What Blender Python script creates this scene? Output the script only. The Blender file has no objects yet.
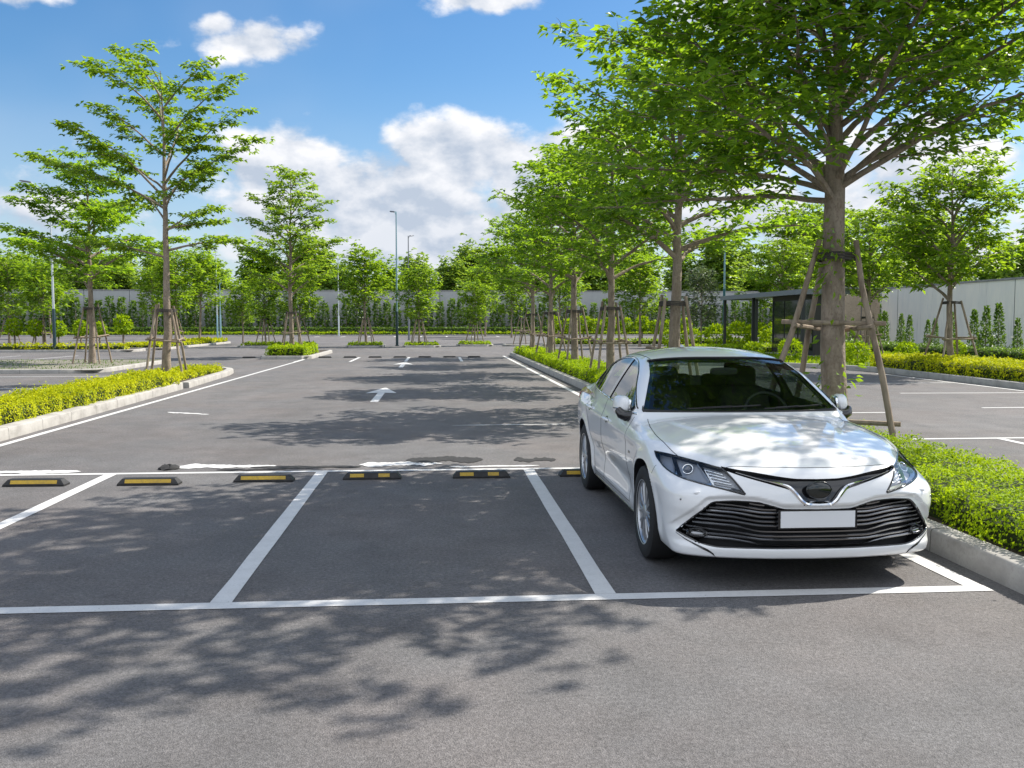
import bpy, bmesh, math, random
import numpy as np
from mathutils import Vector, Matrix

# ------------------------------------------------------------------ camera, sky, sun, exposure
scene = bpy.context.scene
COL = scene.collection
cam_data = bpy.data.cameras.new("camera")
cam_data.sensor_width = 36.0
cam_data.lens = 940.0 / 1024.0 * 36.0
cam_data.clip_start = 0.1
cam_data.clip_end = 5000.0
cam = bpy.data.objects.new("camera", cam_data)
COL.objects.link(cam)
cam.location = (0, 0, 1.70)
cam.rotation_euler = (math.radians(90 - 3.774), 0, math.radians(-4.4915))
scene.camera = cam

SUN_DIR = Vector((0.88, 0.42, 1.0)).normalized()        # towards the sun: from the right, a little ahead
SUN_EL = math.asin(SUN_DIR.z)
SUN_AZ = math.atan2(SUN_DIR.x, SUN_DIR.y)               # clockwise from +Y
sun_data = bpy.data.lights.new("sun", 'SUN')
sun_data.energy = 4.5
sun_data.angle = math.radians(0.53)
sun_data.color = (1.0, 0.93, 0.83)
sun = bpy.data.objects.new("sun", sun_data)
COL.objects.link(sun)
sun.rotation_euler = (-SUN_DIR).to_track_quat('-Z', 'Y').to_euler()

vs = scene.view_settings
vs.view_transform = 'Standard'
vs.look = 'None'
vs.exposure = 0.93
vs.gamma = 1.0
vs.use_curve_mapping = False

SKY_STRENGTH = 0.12
world = bpy.data.worlds.new("World")
scene.world = world
world.use_nodes = True


def build_sky():
    nt = world.node_tree
    N, L = nt.nodes, nt.links
    N.clear()

    def new(t, **kw):
        n = N.new(t)
        for k, v in kw.items():
            setattr(n, k, v)
        return n

    def val(sock, v):
        if isinstance(v, (int, float)):
            sock.default_value = v
        elif isinstance(v, tuple):
            sock.default_value = v
        else:
            L.new(v, sock)

    def M(op, a, b=0.0, c=0.0, clamp=False):
        n = new('ShaderNodeMath', operation=op, use_clamp=clamp)
        val(n.inputs[0], a)
        val(n.inputs[1], b)
        if len(n.inputs) > 2:
            val(n.inputs[2], c)
        return n.outputs[0]

    def ramp(v, lo, hi, a=0.0, b=1.0):
        n = new('ShaderNodeMapRange', interpolation_type='SMOOTHSTEP')
        val(n.inputs[0], v)
        n.inputs[1].default_value, n.inputs[2].default_value = lo, hi
        n.inputs[3].default_value, n.inputs[4].default_value = a, b
        return n.outputs[0]

    def mix(f, a, b):
        n = new('ShaderNodeMix', data_type='RGBA')
        val(n.inputs[0], f)
        val(n.inputs[6], a)
        val(n.inputs[7], b)
        return n.outputs[2]

    out = new('ShaderNodeOutputWorld')
    bg = new('ShaderNodeBackground')
    bg.inputs['Strength'].default_value = SKY_STRENGTH
    L.new(bg.outputs[0], out.inputs[0])
    sky = new('ShaderNodeTexSky', sky_type='NISHITA')
    sky.sun_disc = False
    sky.sun_elevation = SUN_EL
    sky.sun_rotation = SUN_AZ
    sky.altitude = 0
    sky.air_density = 1.0
    sky.dust_density = 0.6
    sky.ozone_density = 2.5
    tc = new('ShaderNodeTexCoord')
    sep = new('ShaderNodeSeparateXYZ')
    L.new(tc.outputs['Generated'], sep.inputs[0])
    x, y, z = sep.outputs
    ys = M('MAXIMUM', y, 0.08)
    a = M('DIVIDE', x, ys)
    b = M('DIVIDE', z, ys)
    front = ramp(y, 0.1, 0.3)

    # cloud noise on the sky direction
    def fbm(off, scale, detail=9.0, rough=0.55):
        mp = new('ShaderNodeMapping')
        L.new(tc.outputs['Generated'], mp.inputs[0])
        mp.inputs['Location'].default_value = off
        mp.inputs['Scale'].default_value = (1, 1, 1.7)
        n = new('ShaderNodeTexNoise')
        n.inputs['Scale'].default_value = scale
        n.inputs['Detail'].default_value = detail
        n.inputs['Roughness'].default_value = rough
        L.new(mp.outputs[0], n.inputs['Vector'])
        return n.outputs[0]

    def puffs(off, scale):
        mp = new('ShaderNodeMapping')
        L.new(tc.outputs['Generated'], mp.inputs[0])
        mp.inputs['Location'].default_value = off
        mp.inputs['Scale'].default_value = (1, 1, 1.25)
        wob = new('ShaderNodeTexNoise')
        wob.inputs['Scale'].default_value = scale * 1.3
        wob.inputs['Detail'].default_value = 2
        L.new(mp.outputs[0], wob.inputs['Vector'])
        ad = new('ShaderNodeVectorMath', operation='MULTIPLY_ADD')
        L.new(wob.outputs['Color'], ad.inputs[0])
        ad.inputs[1].default_value = (0.6 / scale,) * 3
        L.new(mp.outputs[0], ad.inputs[2])
        v = new('ShaderNodeTexVoronoi', feature='F1')
        v.inputs['Scale'].default_value = scale
        L.new(ad.outputs[0], v.inputs['Vector'])
        return M('SUBTRACT', 1.0, v.outputs['Distance'])

    SX, SZ = 5.7, 2.9

    def field(dx, dz):
        f1 = fbm((SX + dx, 0.4, SZ + dz), 7.0, 7.0, 0.60)
        p1 = puffs((1.3 + dx, 0.2, 0.7 + dz), 15.0)
        p2 = puffs((5.3 + dx, 2.2, 1.7 + dz), 36.0)
        return M('ADD', f1, M('ADD', M('MULTIPLY', p1, 0.24), M('MULTIPLY', p2, 0.11)))
    n1 = M('SUBTRACT', field(0, 0), 0.155)
    n2 = M('SUBTRACT', field(0.010, 0.026), 0.155)
    # cumulus masses at their directions: (x/y, z/y, half width, half height, weight)
    masses = [(-0.075, 0.135, 0.125, 0.045, 1.0), (-0.155, 0.160, 0.085, 0.046, 1.0), (0.035, 0.165, 0.090, 0.046, 1.0),
              (0.105, 0.135, 0.09, 0.05, 0.95), (-0.06, 0.110, 0.20, 0.062, 1.05), (0.05, 0.085, 0.22, 0.055, 0.95),
              (-0.20, 0.10, 0.12, 0.045, 0.72), (-0.192, 0.284, 0.052, 0.026, 0.93), (-0.222, 0.300, 0.030, 0.016, 0.80),
              (-0.425, 0.345, 0.085, 0.026, 0.98), (0.062, 0.335, 0.055, 0.018, 0.86), (0.30, 0.12, 0.22, 0.08, 0.85),
              (0.55, 0.15, 0.22, 0.10, 0.9), (-0.50, 0.115, 0.16, 0.045, 0.60), (0.36, 0.32, 0.14, 0.05, 0.75)]
    dens = None
    for (ca, cb, ra, rb, w) in masses:
        da = M('MULTIPLY', M('SUBTRACT', a, ca), 1.0 / ra)
        db = M('MULTIPLY', M('SUBTRACT', b, cb), 1.0 / rb)
        r2 = M('ADD', M('MULTIPLY', da, da), M('MULTIPLY', db, db))
        bl = M('MULTIPLY', M('POWER', 2.718, M('MULTIPLY', r2, -0.75)), w)
        dens = bl if dens is None else M('MAXIMUM', dens, bl)
    dens = M('MULTIPLY', dens, front)
    other = M('MULTIPLY', M('SUBTRACT', 1.0, front), 0.52)
    dens = M('ADD', dens, other)
    d = M('ADD', dens, M('MULTIPLY', M('SUBTRACT', n1, 0.5), 2.0))
    cover = ramp(d, 0.44, 0.80)
    # sunlit tops and grey undersides of the clouds
    lit = M('ADD', 0.62, M('MULTIPLY', M('SUBTRACT', n1, n2), 4.0), clamp=True)
    thick = ramp(d, 0.6, 1.25)
    low = ramp(b, 0.175, 0.09, 0.0, 0.34)
    lit = M('SUBTRACT', M('SUBTRACT', lit, M('MULTIPLY', thick, 0.16)), low, clamp=True)
    ccol = mix(lit, (2.35, 2.7, 3.25, 1), (4.6, 4.6, 4.7, 1))
    # colour of the clear sky: deeper blue than the raw model, milky towards the horizon
    hsv = new('ShaderNodeHueSaturation')
    hsv.inputs['Saturation'].default_value = 1.30
    hsv.inputs['Value'].default_value = 0.64
    L.new(sky.outputs[0], hsv.inputs['Color'])
    base = hsv.outputs[0]
    haze = ramp(z, 0.0, 0.26, 0.50, 0.0)
    base = mix(haze, base, (2.6, 3.1, 3.9, 1))
    thin = ramp(fbm((9.0, 2.0, 4.0), 2.6, 3.0, 0.6), 0.46, 0.80, 0.0, 0.22)
    base = mix(thin, base, (3.1, 3.45, 3.95, 1))
    col = mix(cover, base, ccol)
    # unseen bright cloud added overhead and behind the camera to raise the ambient light
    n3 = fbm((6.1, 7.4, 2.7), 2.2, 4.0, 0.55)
    fill_cloud = M('MULTIPLY', ramp(n3, 0.36, 0.56), M('SUBTRACT', 1.0, ramp(y, -0.05, 0.35)))
    col = mix(fill_cloud, col, (6.0, 6.35, 6.9, 1))
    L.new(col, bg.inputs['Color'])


build_sky()
scene.cycles.max_bounces = 8
scene.cycles.transparent_max_bounces = 12
scene.cycles.use_denoising = True

# ------------------------------------------------------------------ helpers
RNG = np.random.default_rng(7)


def tag(o, label=None, cat=None, group=None, kind=None):
    if label:
        o["label"] = label
    if cat:
        o["category"] = cat
    if group:
        o["group"] = group
    if kind:
        o["kind"] = kind
    return o


def thing(name, label, cat, loc=(0, 0, 0), rz=0.0, group=None):
    o = bpy.data.objects.new(name, None)
    COL.objects.link(o)
    o.location = loc
    o.rotation_euler = (0, 0, rz)
    o.empty_display_size = 0.2
    return tag(o, label, cat, group)


def copy_tree(o, parent=None):
    c = o.copy()
    COL.objects.link(c)
    if parent is not None:
        c.parent = parent
    for ch in list(o.children):
        copy_tree(ch, c)
    return c


class MB:
    """collects vertices and faces of ONE mesh object"""

    def __init__(self):
        self.v = []
        self.f = []
        self.m = []
        self.n = 0

    def add(self, verts, faces, mat=0):
        verts = np.asarray(verts, float).reshape(-1, 3)
        self.v.append(verts)
        o = self.n
        for f in faces:
            self.f.append([i + o for i in f])
            self.m.append(mat)
        self.n += len(verts)
        return self

    def box(self, lo, hi, mat=0, rot=None, piv=None):
        x0, y0, z0 = lo
        x1, y1, z1 = hi
        v = np.array([(x0, y0, z0), (x1, y0, z0), (x1, y1, z0), (x0, y1, z0), (x0, y0, z1), (x1, y0, z1), (x1, y1, z1), (x0, y1, z1)], float)
        if rot is not None:
            piv = np.array(piv if piv is not None else v.mean(0))
            v = (v - piv) @ np.array(rot).T + piv
        return self.add(v, [(0, 3, 2, 1), (4, 5, 6, 7), (0, 1, 5, 4), (1, 2, 6, 5), (2, 3, 7, 6), (3, 0, 4, 7)], mat)

    def tube(self, pts, rad, sides=8, mat=0, caps=True, squash=None):
        pts = np.asarray(pts, float)
        n = len(pts)
        rad = np.broadcast_to(np.asarray(rad, float), (n,))
        t = np.gradient(pts, axis=0)
        t /= np.linalg.norm(t, axis=1)[:, None] + 1e-12
        ref = np.array([0, 0, 1.0]) if abs(t[0][2]) < 0.9 else np.array([1.0, 0, 0])
        vs_ = []
        u = np.cross(ref, t[0])
        u /= np.linalg.norm(u)
        ang = np.linspace(0, 2 * math.pi, sides, endpoint=False)
        for i in range(n):
            u = u - t[i] * np.dot(u, t[i])
            u /= np.linalg.norm(u) + 1e-12
            w = np.cross(t[i], u)
            su, sw = (1, 1) if squash is None else squash
            vs_.append(pts[i] + rad[i] * (np.cos(ang)[:, None] * u * su + np.sin(ang)[:, None] * w * sw))
        fs = []
        for i in range(n - 1):
            for k in range(sides):
                k2 = (k + 1) % sides
                fs.append((i * sides + k, i * sides + k2, (i + 1) * sides + k2, (i + 1) * sides + k))
        if caps:
            fs.append(tuple(range(sides - 1, -1, -1)))
            fs.append(tuple((n - 1) * sides + k for k in range(sides)))
        return self.add(np.concatenate(vs_), fs, mat)

    def lathe(self, prof, sides=32, axis='z', center=(0, 0, 0), mat=0, closed=False):
        """prof: (radius, height) pairs"""
        prof = np.asarray(prof, float)
        n = len(prof)
        ang = np.linspace(0, 2 * math.pi, sides, endpoint=False)
        vs_ = []
        for r, h in prof:
            c, s = r * np.cos(ang), r * np.sin(ang)
            hh = np.full(sides, h)
            if axis == 'z':
                p = np.stack([c, s, hh], 1)
            elif axis == 'x':
                p = np.stack([hh, c, s], 1)
            else:
                p = np.stack([s, hh, c], 1)
            vs_.append(p)
        fs = []
        for i in range(n - 1 if not closed else n):
            j = (i + 1) % n
            for k in range(sides):
                k2 = (k + 1) % sides
                fs.append((i * sides + k, i * sides + k2, j * sides + k2, j * sides + k))
        if not closed:
            if prof[0][0] > 1e-6:
                fs.append(tuple(range(sides - 1, -1, -1)))
            if prof[-1][0] > 1e-6:
                fs.append(tuple((n - 1) * sides + k for k in range(sides)))
        return self.add(np.concatenate(vs_) + np.array(center), fs, mat)

    def grid(self, P, mat=0, flip=False):
        """P: (n, m, 3) points"""
        P = np.asarray(P, float)
        n, m = P.shape[:2]
        fs = []
        for i in range(n - 1):
            for j in range(m - 1):
                q = (i * m + j, i * m + j + 1, (i + 1) * m + j + 1, (i + 1) * m + j)
                fs.append(q[::-1] if flip else q)
        return self.add(P.reshape(-1, 3), fs, mat)

    def mesh(self, name, mats, smooth=None):
        me = bpy.data.meshes.new(name)
        v = np.concatenate(self.v) if self.v else np.zeros((0, 3))
        me.from_pydata(v.tolist(), [], self.f)
        for m in (mats if isinstance(mats, (list, tuple)) else [mats]):
            me.materials.append(m)
        me.polygons.foreach_set('material_index', self.m)
        if smooth is not None:
            me.polygons.foreach_set('use_smooth', [True] * len(me.polygons))
            me.set_sharp_from_angle(angle=math.radians(smooth))
        me.update()
        return me

    def build(self, name, mats, parent=None, smooth=None, loc=(0, 0, 0), recalc=False):
        me = self.mesh(name, mats, smooth)
        if recalc:
            bm = bmesh.new()
            bm.from_mesh(me)
            bmesh.ops.recalc_face_normals(bm, faces=bm.faces)
            bm.to_mesh(me)
            bm.free()
        o = bpy.data.objects.new(name, me)
        COL.objects.link(o)
        o.location = loc
        if parent is not None:
            o.parent = parent
        return o


def obj_mesh(name, me, parent=None, loc=(0, 0, 0)):
    o = bpy.data.objects.new(name, me)
    COL.objects.link(o)
    o.location = loc
    if parent is not None:
        o.parent = parent
    return o


def pchip(xs, ys):
    xs, ys = np.asarray(xs, float), np.asarray(ys, float)
    h = np.diff(xs)
    dl = np.diff(ys) / h
    d = np.zeros(len(xs))
    for i in range(1, len(xs) - 1):
        if dl[i - 1] * dl[i] > 0:
            w1, w2 = 2 * h[i] + h[i - 1], h[i] + 2 * h[i - 1]
            d[i] = (w1 + w2) / (w1 / dl[i - 1] + w2 / dl[i])
    d[0], d[-1] = dl[0], dl[-1]

    def f(x):
        x = np.clip(np.asarray(x, float), xs[0], xs[-1])
        i = np.clip(np.searchsorted(xs, x) - 1, 0, len(xs) - 2)
        t = (x - xs[i]) / h[i]
        h00 = 2 * t**3 - 3 * t**2 + 1
        h10 = t**3 - 2 * t**2 + t
        h01 = -2 * t**3 + 3 * t**2
        h11 = t**3 - t**2
        return h00 * ys[i] + h10 * h[i] * d[i] + h01 * ys[i + 1] + h11 * h[i] * d[i + 1]
    return f


# ------------------------------------------------------------------ materials
def principled(name, color=(0.5, 0.5, 0.5), rough=0.5, metallic=0.0, coat=0.0, coat_rough=0.03, spec=0.5,
               var=None, bump=None, transmission=0.0, ior=1.45):
    """var: list of (scale, second colour, low, high, stretch) noise layers; bump: (scale, strength, distance)"""
    m = bpy.data.materials.new(name)
    m.use_nodes = True
    nt = m.node_tree
    N, L = nt.nodes, nt.links
    b = N['Principled BSDF']
    b.inputs['Base Color'].default_value = (*color, 1)
    b.inputs['Roughness'].default_value = rough
    b.inputs['Metallic'].default_value = metallic
    b.inputs['Coat Weight'].default_value = coat
    b.inputs['Coat Roughness'].default_value = coat_rough
    b.inputs['Specular IOR Level'].default_value = spec
    b.inputs['Transmission Weight'].default_value = transmission
    b.inputs['IOR'].default_value = ior
    tc = N.new('ShaderNodeTexCoord')
    if var:
        cur = None
        for (sc, c2, lo, hi, st) in var:
            mp = N.new('ShaderNodeMapping')
            mp.inputs['Scale'].default_value = st
            L.new(tc.outputs['Object'], mp.inputs[0])
            n = N.new('ShaderNodeTexNoise')
            n.inputs['Scale'].default_value = sc
            n.inputs['Detail'].default_value = 6
            n.inputs['Roughness'].default_value = 0.6
            L.new(mp.outputs[0], n.inputs['Vector'])
            r = N.new('ShaderNodeMapRange')
            r.inputs[1].default_value, r.inputs[2].default_value = lo, hi
            L.new(n.outputs[0], r.inputs[0])
            mx = N.new('ShaderNodeMix')
            mx.data_type = 'RGBA'
            L.new(r.outputs[0], mx.inputs[0])
            if cur is None:
                mx.inputs[6].default_value = (*color, 1)
            else:
                L.new(cur, mx.inputs[6])
            mx.inputs[7].default_value = (*c2, 1)
            cur = mx.outputs[2]
        L.new(cur, b.inputs['Base Color'])
    if bump:
        n = N.new('ShaderNodeTexNoise')
        n.inputs['Scale'].default_value = bump[0]
        n.inputs['Detail'].default_value = 5
        L.new(tc.outputs['Object'], n.inputs['Vector'])
        bp = N.new('ShaderNodeBump')
        bp.inputs['Strength'].default_value = bump[1]
        bp.inputs['Distance'].default_value = bump[2]
        L.new(n.outputs[0], bp.inputs['Height'])
        L.new(bp.outputs[0], b.inputs['Normal'])
    return m


def glass(name, tint, rough=0.0, refl=1.0, ior=1.55):
    """thin pane: reflects by the angle, else lets tinted light through"""
    m = bpy.data.materials.new(name)
    m.use_nodes = True
    nt = m.node_tree
    N, L = nt.nodes, nt.links
    N.clear()
    out = N.new('ShaderNodeOutputMaterial')
    tr = N.new('ShaderNodeBsdfTransparent')
    tr.inputs[0].default_value = (*tint, 1)
    gl = N.new('ShaderNodeBsdfGlossy')
    gl.inputs['Roughness'].default_value = rough
    gl.inputs['Color'].default_value = (refl, refl, refl, 1)
    fr = N.new('ShaderNodeFresnel')
    geo = N.new('ShaderNodeNewGeometry')
    mi = N.new('ShaderNodeMapRange')
    mi.inputs[3].default_value, mi.inputs[4].default_value = ior, 1.0 / ior
    L.new(geo.outputs['Backfacing'], mi.inputs[0])
    L.new(mi.outputs[0], fr.inputs[0])
    mx = N.new('ShaderNodeMixShader')
    L.new(fr.outputs[0], mx.inputs[0])
    L.new(tr.outputs[0], mx.inputs[1])
    L.new(gl.outputs[0], mx.inputs[2])
    L.new(mx.outputs[0], out.inputs[0])
    return m


def leaf_mat(name, dark, light, glow, trans=0.4, rough=0.42, spec=0.32):
    m = bpy.data.materials.new(name)
    m.use_nodes = True
    nt = m.node_tree
    N, L = nt.nodes, nt.links
    b = N['Principled BSDF']
    b.inputs['Roughness'].default_value = rough
    b.inputs['Specular IOR Level'].default_value = spec
    at = N.new('ShaderNodeAttribute')
    at.attribute_name = 'tint'
    mx = N.new('ShaderNodeMix')
    mx.data_type = 'RGBA'
    L.new(at.outputs['Fac'], mx.inputs[0])
    mx.inputs[6].default_value = (*dark, 1)
    mx.inputs[7].default_value = (*light, 1)
    L.new(mx.outputs[2], b.inputs['Base Color'])
    t = N.new('ShaderNodeBsdfTranslucent')
    mg = N.new('ShaderNodeMix')
    mg.data_type = 'RGBA'
    L.new(at.outputs['Fac'], mg.inputs[0])
    mg.inputs[6].default_value = (glow[0] * 0.55, glow[1] * 0.6, glow[2] * 0.6, 1)
    mg.inputs[7].default_value = (*glow, 1)
    L.new(mg.outputs[2], t.inputs[0])
    ms = N.new('ShaderNodeMixShader')
    ms.inputs[0].default_value = trans
    L.new(b.outputs[0], ms.inputs[1])
    L.new(t.outputs[0], ms.inputs[2])
    L.new(ms.outputs[0], N['Material Output'].inputs[0])
    return m
# ------------------------------------------------------------------ ground, asphalt, kerbs, markings
def asphalt_mat():
    m = bpy.data.materials.new('asphalt')
    m.use_nodes = True
    nt = m.node_tree
    N, L = nt.nodes, nt.links
    b = N['Principled BSDF']
    b.inputs['Roughness'].default_value = .86
    b.inputs['Specular IOR Level'].default_value = .35
    tc = N.new('ShaderNodeTexCoord')

    def noise(scale, detail=4, rough=.6, st=(1, 1, 1)):
        mp = N.new('ShaderNodeMapping')
        mp.inputs['Scale'].default_value = st
        L.new(tc.outputs['Object'], mp.inputs[0])
        n = N.new('ShaderNodeTexNoise')
        n.inputs['Scale'].default_value = scale
        n.inputs['Detail'].default_value = detail
        n.inputs['Roughness'].default_value = rough
        L.new(mp.outputs[0], n.inputs['Vector'])
        return n.outputs[0]

    def rng(v, lo, hi, a, c):
        r = N.new('ShaderNodeMapRange')
        r.inputs[1].default_value, r.inputs[2].default_value, r.inputs[3].default_value, r.inputs[4].default_value = lo, hi, a, c
        L.new(v, r.inputs[0])
        return r.outputs[0]

    def mul(a, c):
        n = N.new('ShaderNodeMath')
        n.operation = 'MULTIPLY'
        L.new(a, n.inputs[0])
        L.new(c, n.inputs[1])
        return n.outputs[0]
    vor = N.new('ShaderNodeTexVoronoi')
    vor.inputs['Scale'].default_value = 165
    L.new(tc.outputs['Object'], vor.inputs['Vector'])
    sepc = N.new('ShaderNodeSeparateColor')
    L.new(vor.outputs['Color'], sepc.inputs[0])
    stones = rng(sepc.outputs[0], 0, 1, .74, 1.27)
    v = mul(stones, rng(noise(38, 5), .3, .7, .74, 1.26))
    v = mul(v, rng(noise(1.7, 5, .65), .3, .7, .84, 1.16))
    v = mul(v, rng(noise(.22, 4, .6, (1, .5, 1)), .3, .7, .84, 1.16))
    v = mul(v, rng(noise(.9, 6, .7, (1, .16, 1)), .52, .74, 1.0, .80))
    v = mul(v, rng(noise(2.6, 3, .5), .64, .74, 1.0, .80))
    v = mul(v, rng(noise(.6, 2, .4, (1, .35, 1)), .56, .72, 1.0, .88))
    mx = N.new('ShaderNodeMix')
    mx.data_type = 'RGBA'
    mx.blend_type = 'MULTIPLY'
    mx.inputs[0].default_value = 1
    cm = N.new('ShaderNodeMix')
    cm.data_type = 'RGBA'
    L.new(rng(noise(.45, 5), .4, .65, 0, 1), cm.inputs[0])
    cm.inputs[6].default_value = (.112, .110, .1115, 1)
    cm.inputs[7].default_value = (.124, .114, .1115, 1)
    L.new(cm.outputs[2], mx.inputs[6])
    cb = N.new('ShaderNodeCombineColor')
    for i in range(3):
        L.new(v, cb.inputs[i])
    L.new(cb.outputs[0], mx.inputs[7])
    L.new(mx.outputs[2], b.inputs['Base Color'])
    bp = N.new('ShaderNodeBump')
    bp.inputs['Strength'].default_value = .55
    bp.inputs['Distance'].default_value = .006
    L.new(vor.outputs['Distance'], bp.inputs['Height'])
    L.new(bp.outputs[0], b.inputs['Normal'])
    return m


M_ASPH = asphalt_mat()
M_EARTH = principled('earth', (.10, .085, .06), rough=.95, var=[(.8, (.05, .075, .02), .4, .6, (1, 1, 1)), (9, (.06, .05, .035), .45, .7, (1, 1, 1))], bump=(30, .4, .02))
M_SOIL = principled('bed_soil', (.055, .040, .028), rough=.95, var=[(14, (.10, .08, .06), .5, .7, (1, 1, 1))], bump=(60, .6, .02))
M_PALE = principled('pale_dry_ground', (.20, .185, .155), rough=.95, var=[(1.2, (.10, .12, .05), .48, .66, (1, 1, 1)), (20, (.14, .13, .11), .45, .7, (1, 1, 1))], bump=(40, .4, .01))
M_KERB = principled('kerb_concrete', (.36, .35, .33), rough=.85, var=[(3.0, (.25, .24, .225), .42, .7, (1, 1, 1)), (45, (.28, .27, .26), .5, .75, (1, 1, 1)), (1.3, (.17, .165, .15), .58, .78, (1, 1, 2.5))], bump=(70, .25, .004))
M_JOINT = principled('kerb_joint', (.07, .068, .064), rough=.95)


def paint_mat():
    """white road paint, worn through in places"""
    m = principled('road_paint', (.56, .56, .555), rough=.62, var=[(7, (.50, .50, .495), .42, .68, (1, 1, 1)), (95, (.44, .44, .44), .52, .72, (1, 1, 1)), (42, (.16, .16, .16), .66, .72, (1, 1, 1))], bump=(95, .25, .003))
    return m


M_LINE = paint_mat()
M_TAR = principled('fresh_tar', (.018, .018, .019), rough=.92, var=[(20, (.034, .034, .034), .4, .7, (1, 1, 1))], bump=(40, .4, .006))


def structure(o):
    o["kind"] = "structure"
    return o


mb = MB()
mb.grid([[(-2500, -2500, -.04), (2500, -2500, -.04)], [(-2500, 2500, -.04), (2500, 2500, -.04)]], flip=False)
structure(mb.build('ground', M_EARTH))
mb = MB()
mb.grid([[(-140, -40, 0), (66, -40, 0)], [(-140, 119, 0), (66, 119, 0)]])
structure(mb.build('asphalt', M_ASPH))


def strip(x0, y0, x1, y1, w, z=.004, mb=None, seg=0.5, ragged=.0015, rs=1):
    """painted strip along a centre line; its edges waver by a few millimetres"""
    r = np.random.default_rng(rs)
    a, b = np.array([x0, y0]), np.array([x1, y1])
    ln = np.linalg.norm(b - a)
    n = max(2, int(ln / seg) + 1)
    t = np.linspace(0, 1, n)[:, None]
    c = a + (b - a) * t
    d = (b - a) / ln
    nrm = np.array([-d[1], d[0]])
    l_ = c + nrm * (w / 2 + r.normal(0, ragged, (n, 1)))
    r_ = c - nrm * (w / 2 + r.normal(0, ragged, (n, 1)))
    G = np.stack([np.c_[r_, np.full(n, z)], np.c_[l_, np.full(n, z)]], 1)
    (mb or MB()).grid(G, flip=False)
    return mb


ln_ = MB()
strip(-14, 5.655, 3.50, 5.655, .125, .0040, ln_, rs=2)
strip(-16, 10.76, 3.30, 10.76, .10, .0041, ln_, rs=3)
for i, x in enumerate((-8.37, -6.01, -3.65, -1.32, 1.035)):
    if x > -6:
        strip(x, 5.72, x, 10.71, .128, .0042, ln_, rs=10 + i)
strip(3.435, 5.60, 3.33, 10.7, .125, .0043, ln_, rs=20)
strip(3.29, 10.85, 3.26, 47, .12, .0044, ln_, rs=21, seg=1.0)
strip(-6.02, 11, -6.05, 43, .11, .0044, ln_, rs=22, seg=1.0)
for i, x in enumerate((-6.1, -3.77, -1.40, 1.02)):
    strip(x, 40.6, x, 45.6, .13, .0042, ln_, rs=30 + i, seg=1.0)
structure(ln_.build('stall_markings', M_LINE))

ln2 = MB()
strip(5.75, 13.07, 9.4, 13.10, .11, .004, ln2, rs=40)
strip(8.17, 13.03, 8.05, 8.0, .11, .0042, ln2, rs=41)
strip(10.75, 17.78, 14.3, 17.82, .11, .004, ln2, rs=42)
strip(11.0, 21.6, 14.3, 21.5, .11, .004, ln2, rs=43)
strip(11.0, 25.2, 14.3, 25.2, .11, .004, ln2, rs=44)
strip(6.0, 17.0, 8.4, 17.0, .11, .004, ln2, rs=45)
strip(14.35, 12.0, 14.45, 30.0, .11, .0042, ln2, rs=46)
strip(-26, 29.9, -8.6, 30.4, .12, .004, ln2, rs=47)
strip(-26, 24.6, -9.0, 24.9, .12, .004, ln2, rs=48)
for i, x in enumerate((-24.0, -21.2, -18.4)):
    strip(x, 44.5, x + .3, 49.0, .12, .0042, ln2, rs=49 + i)
for i, x in enumerate(np.arange(-20, 8, 3.0)):
    strip(x, 108, x, 113.5, .2, .004, ln2, rs=60 + i)
structure(ln2.build('outer_lot_markings', M_LINE))

# arrows painted on the lane
for (x, y0, y1, hw) in ((-1.365, 20.1, 24.4, .37), (-1.40, 35.3, 39.8, .40)):
    yh = y0 + (y1 - y0) * .60
    mb = MB()
    mb.add([(x - .085, y0, .004), (x + .085, y0, .004), (x + .085, yh, .004), (x - .085, yh, .004)], [(0, 1, 2, 3)])
    yb = yh + .02
    mb.add([(x - hw, yh - .10, .0044), (x - .085, yb, .0044), (x - .03, y1, .0044)], [(0, 1, 2)])
    mb.add([(x + .085, yb, .0044), (x + hw, yh - .10, .0044), (x + .03, y1, .0044)], [(0, 1, 2)])
    mb.add([(x - .085, yb, .0044), (x + .085, yb, .0044), (x + .03, y1, .0044), (x - .03, y1, .0044)], [(0, 1, 2, 3)])
    structure(mb.build('painted_arrow', M_LINE))


def blotch(name, x0, x1, y, w, mat, z, seed, slope=0.0):
    r = np.random.default_rng(seed)
    n = 40
    t = np.linspace(0, 1, n)
    x = x0 + (x1 - x0) * t
    env = np.clip(np.minimum(t, 1 - t) * 7, 0, 1) ** .6
    na = np.convolve(r.normal(0, 1, n + 8), np.ones(5) / 5, 'same')[4:-4]
    nb = np.convolve(r.normal(0, 1, n + 8), np.ones(5) / 5, 'same')[4:-4]
    yc = y + slope * (x - x0)
    G = np.stack([np.c_[x, yc - w * env * (.5 + .35 * na), np.full(n, z)], np.c_[x, yc + w * env * (.5 + .35 * nb), np.full(n, z)]], 1)
    mb = MB()
    mb.grid(G, flip=True)
    return structure(mb.build(name, mat))


blotch('paint_smear', -3.1, -1.9, 11.22, 0.272, M_LINE, .0052, 5, -.03)
blotch('paint_smear', -5.6, -4.05, 10.98, 0.238, M_LINE, .0052, 6, -.02)
blotch('paint_smear', -.95, .05, 11.22, 0.255, M_LINE, .0052, 8, .02)
blotch('paint_smear', .12, 1.2, 10.98, 0.102, M_LINE, .0052, 18, .01)
blotch('tar_patch', -2.2, -.9, 11.12, 0.170, M_TAR, .0058, 9, -.05)
blotch('tar_patch', -.40, .55, 11.55, 0.442, M_TAR, .0058, 11, -.02)
blotch('tar_patch', .92, 1.45, 11.45, 0.272, M_TAR, .0058, 12, .05)
blotch('tar_patch', -2.55, -1.75, 10.95, 0.085, M_TAR, .0060, 13, -.0)
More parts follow.
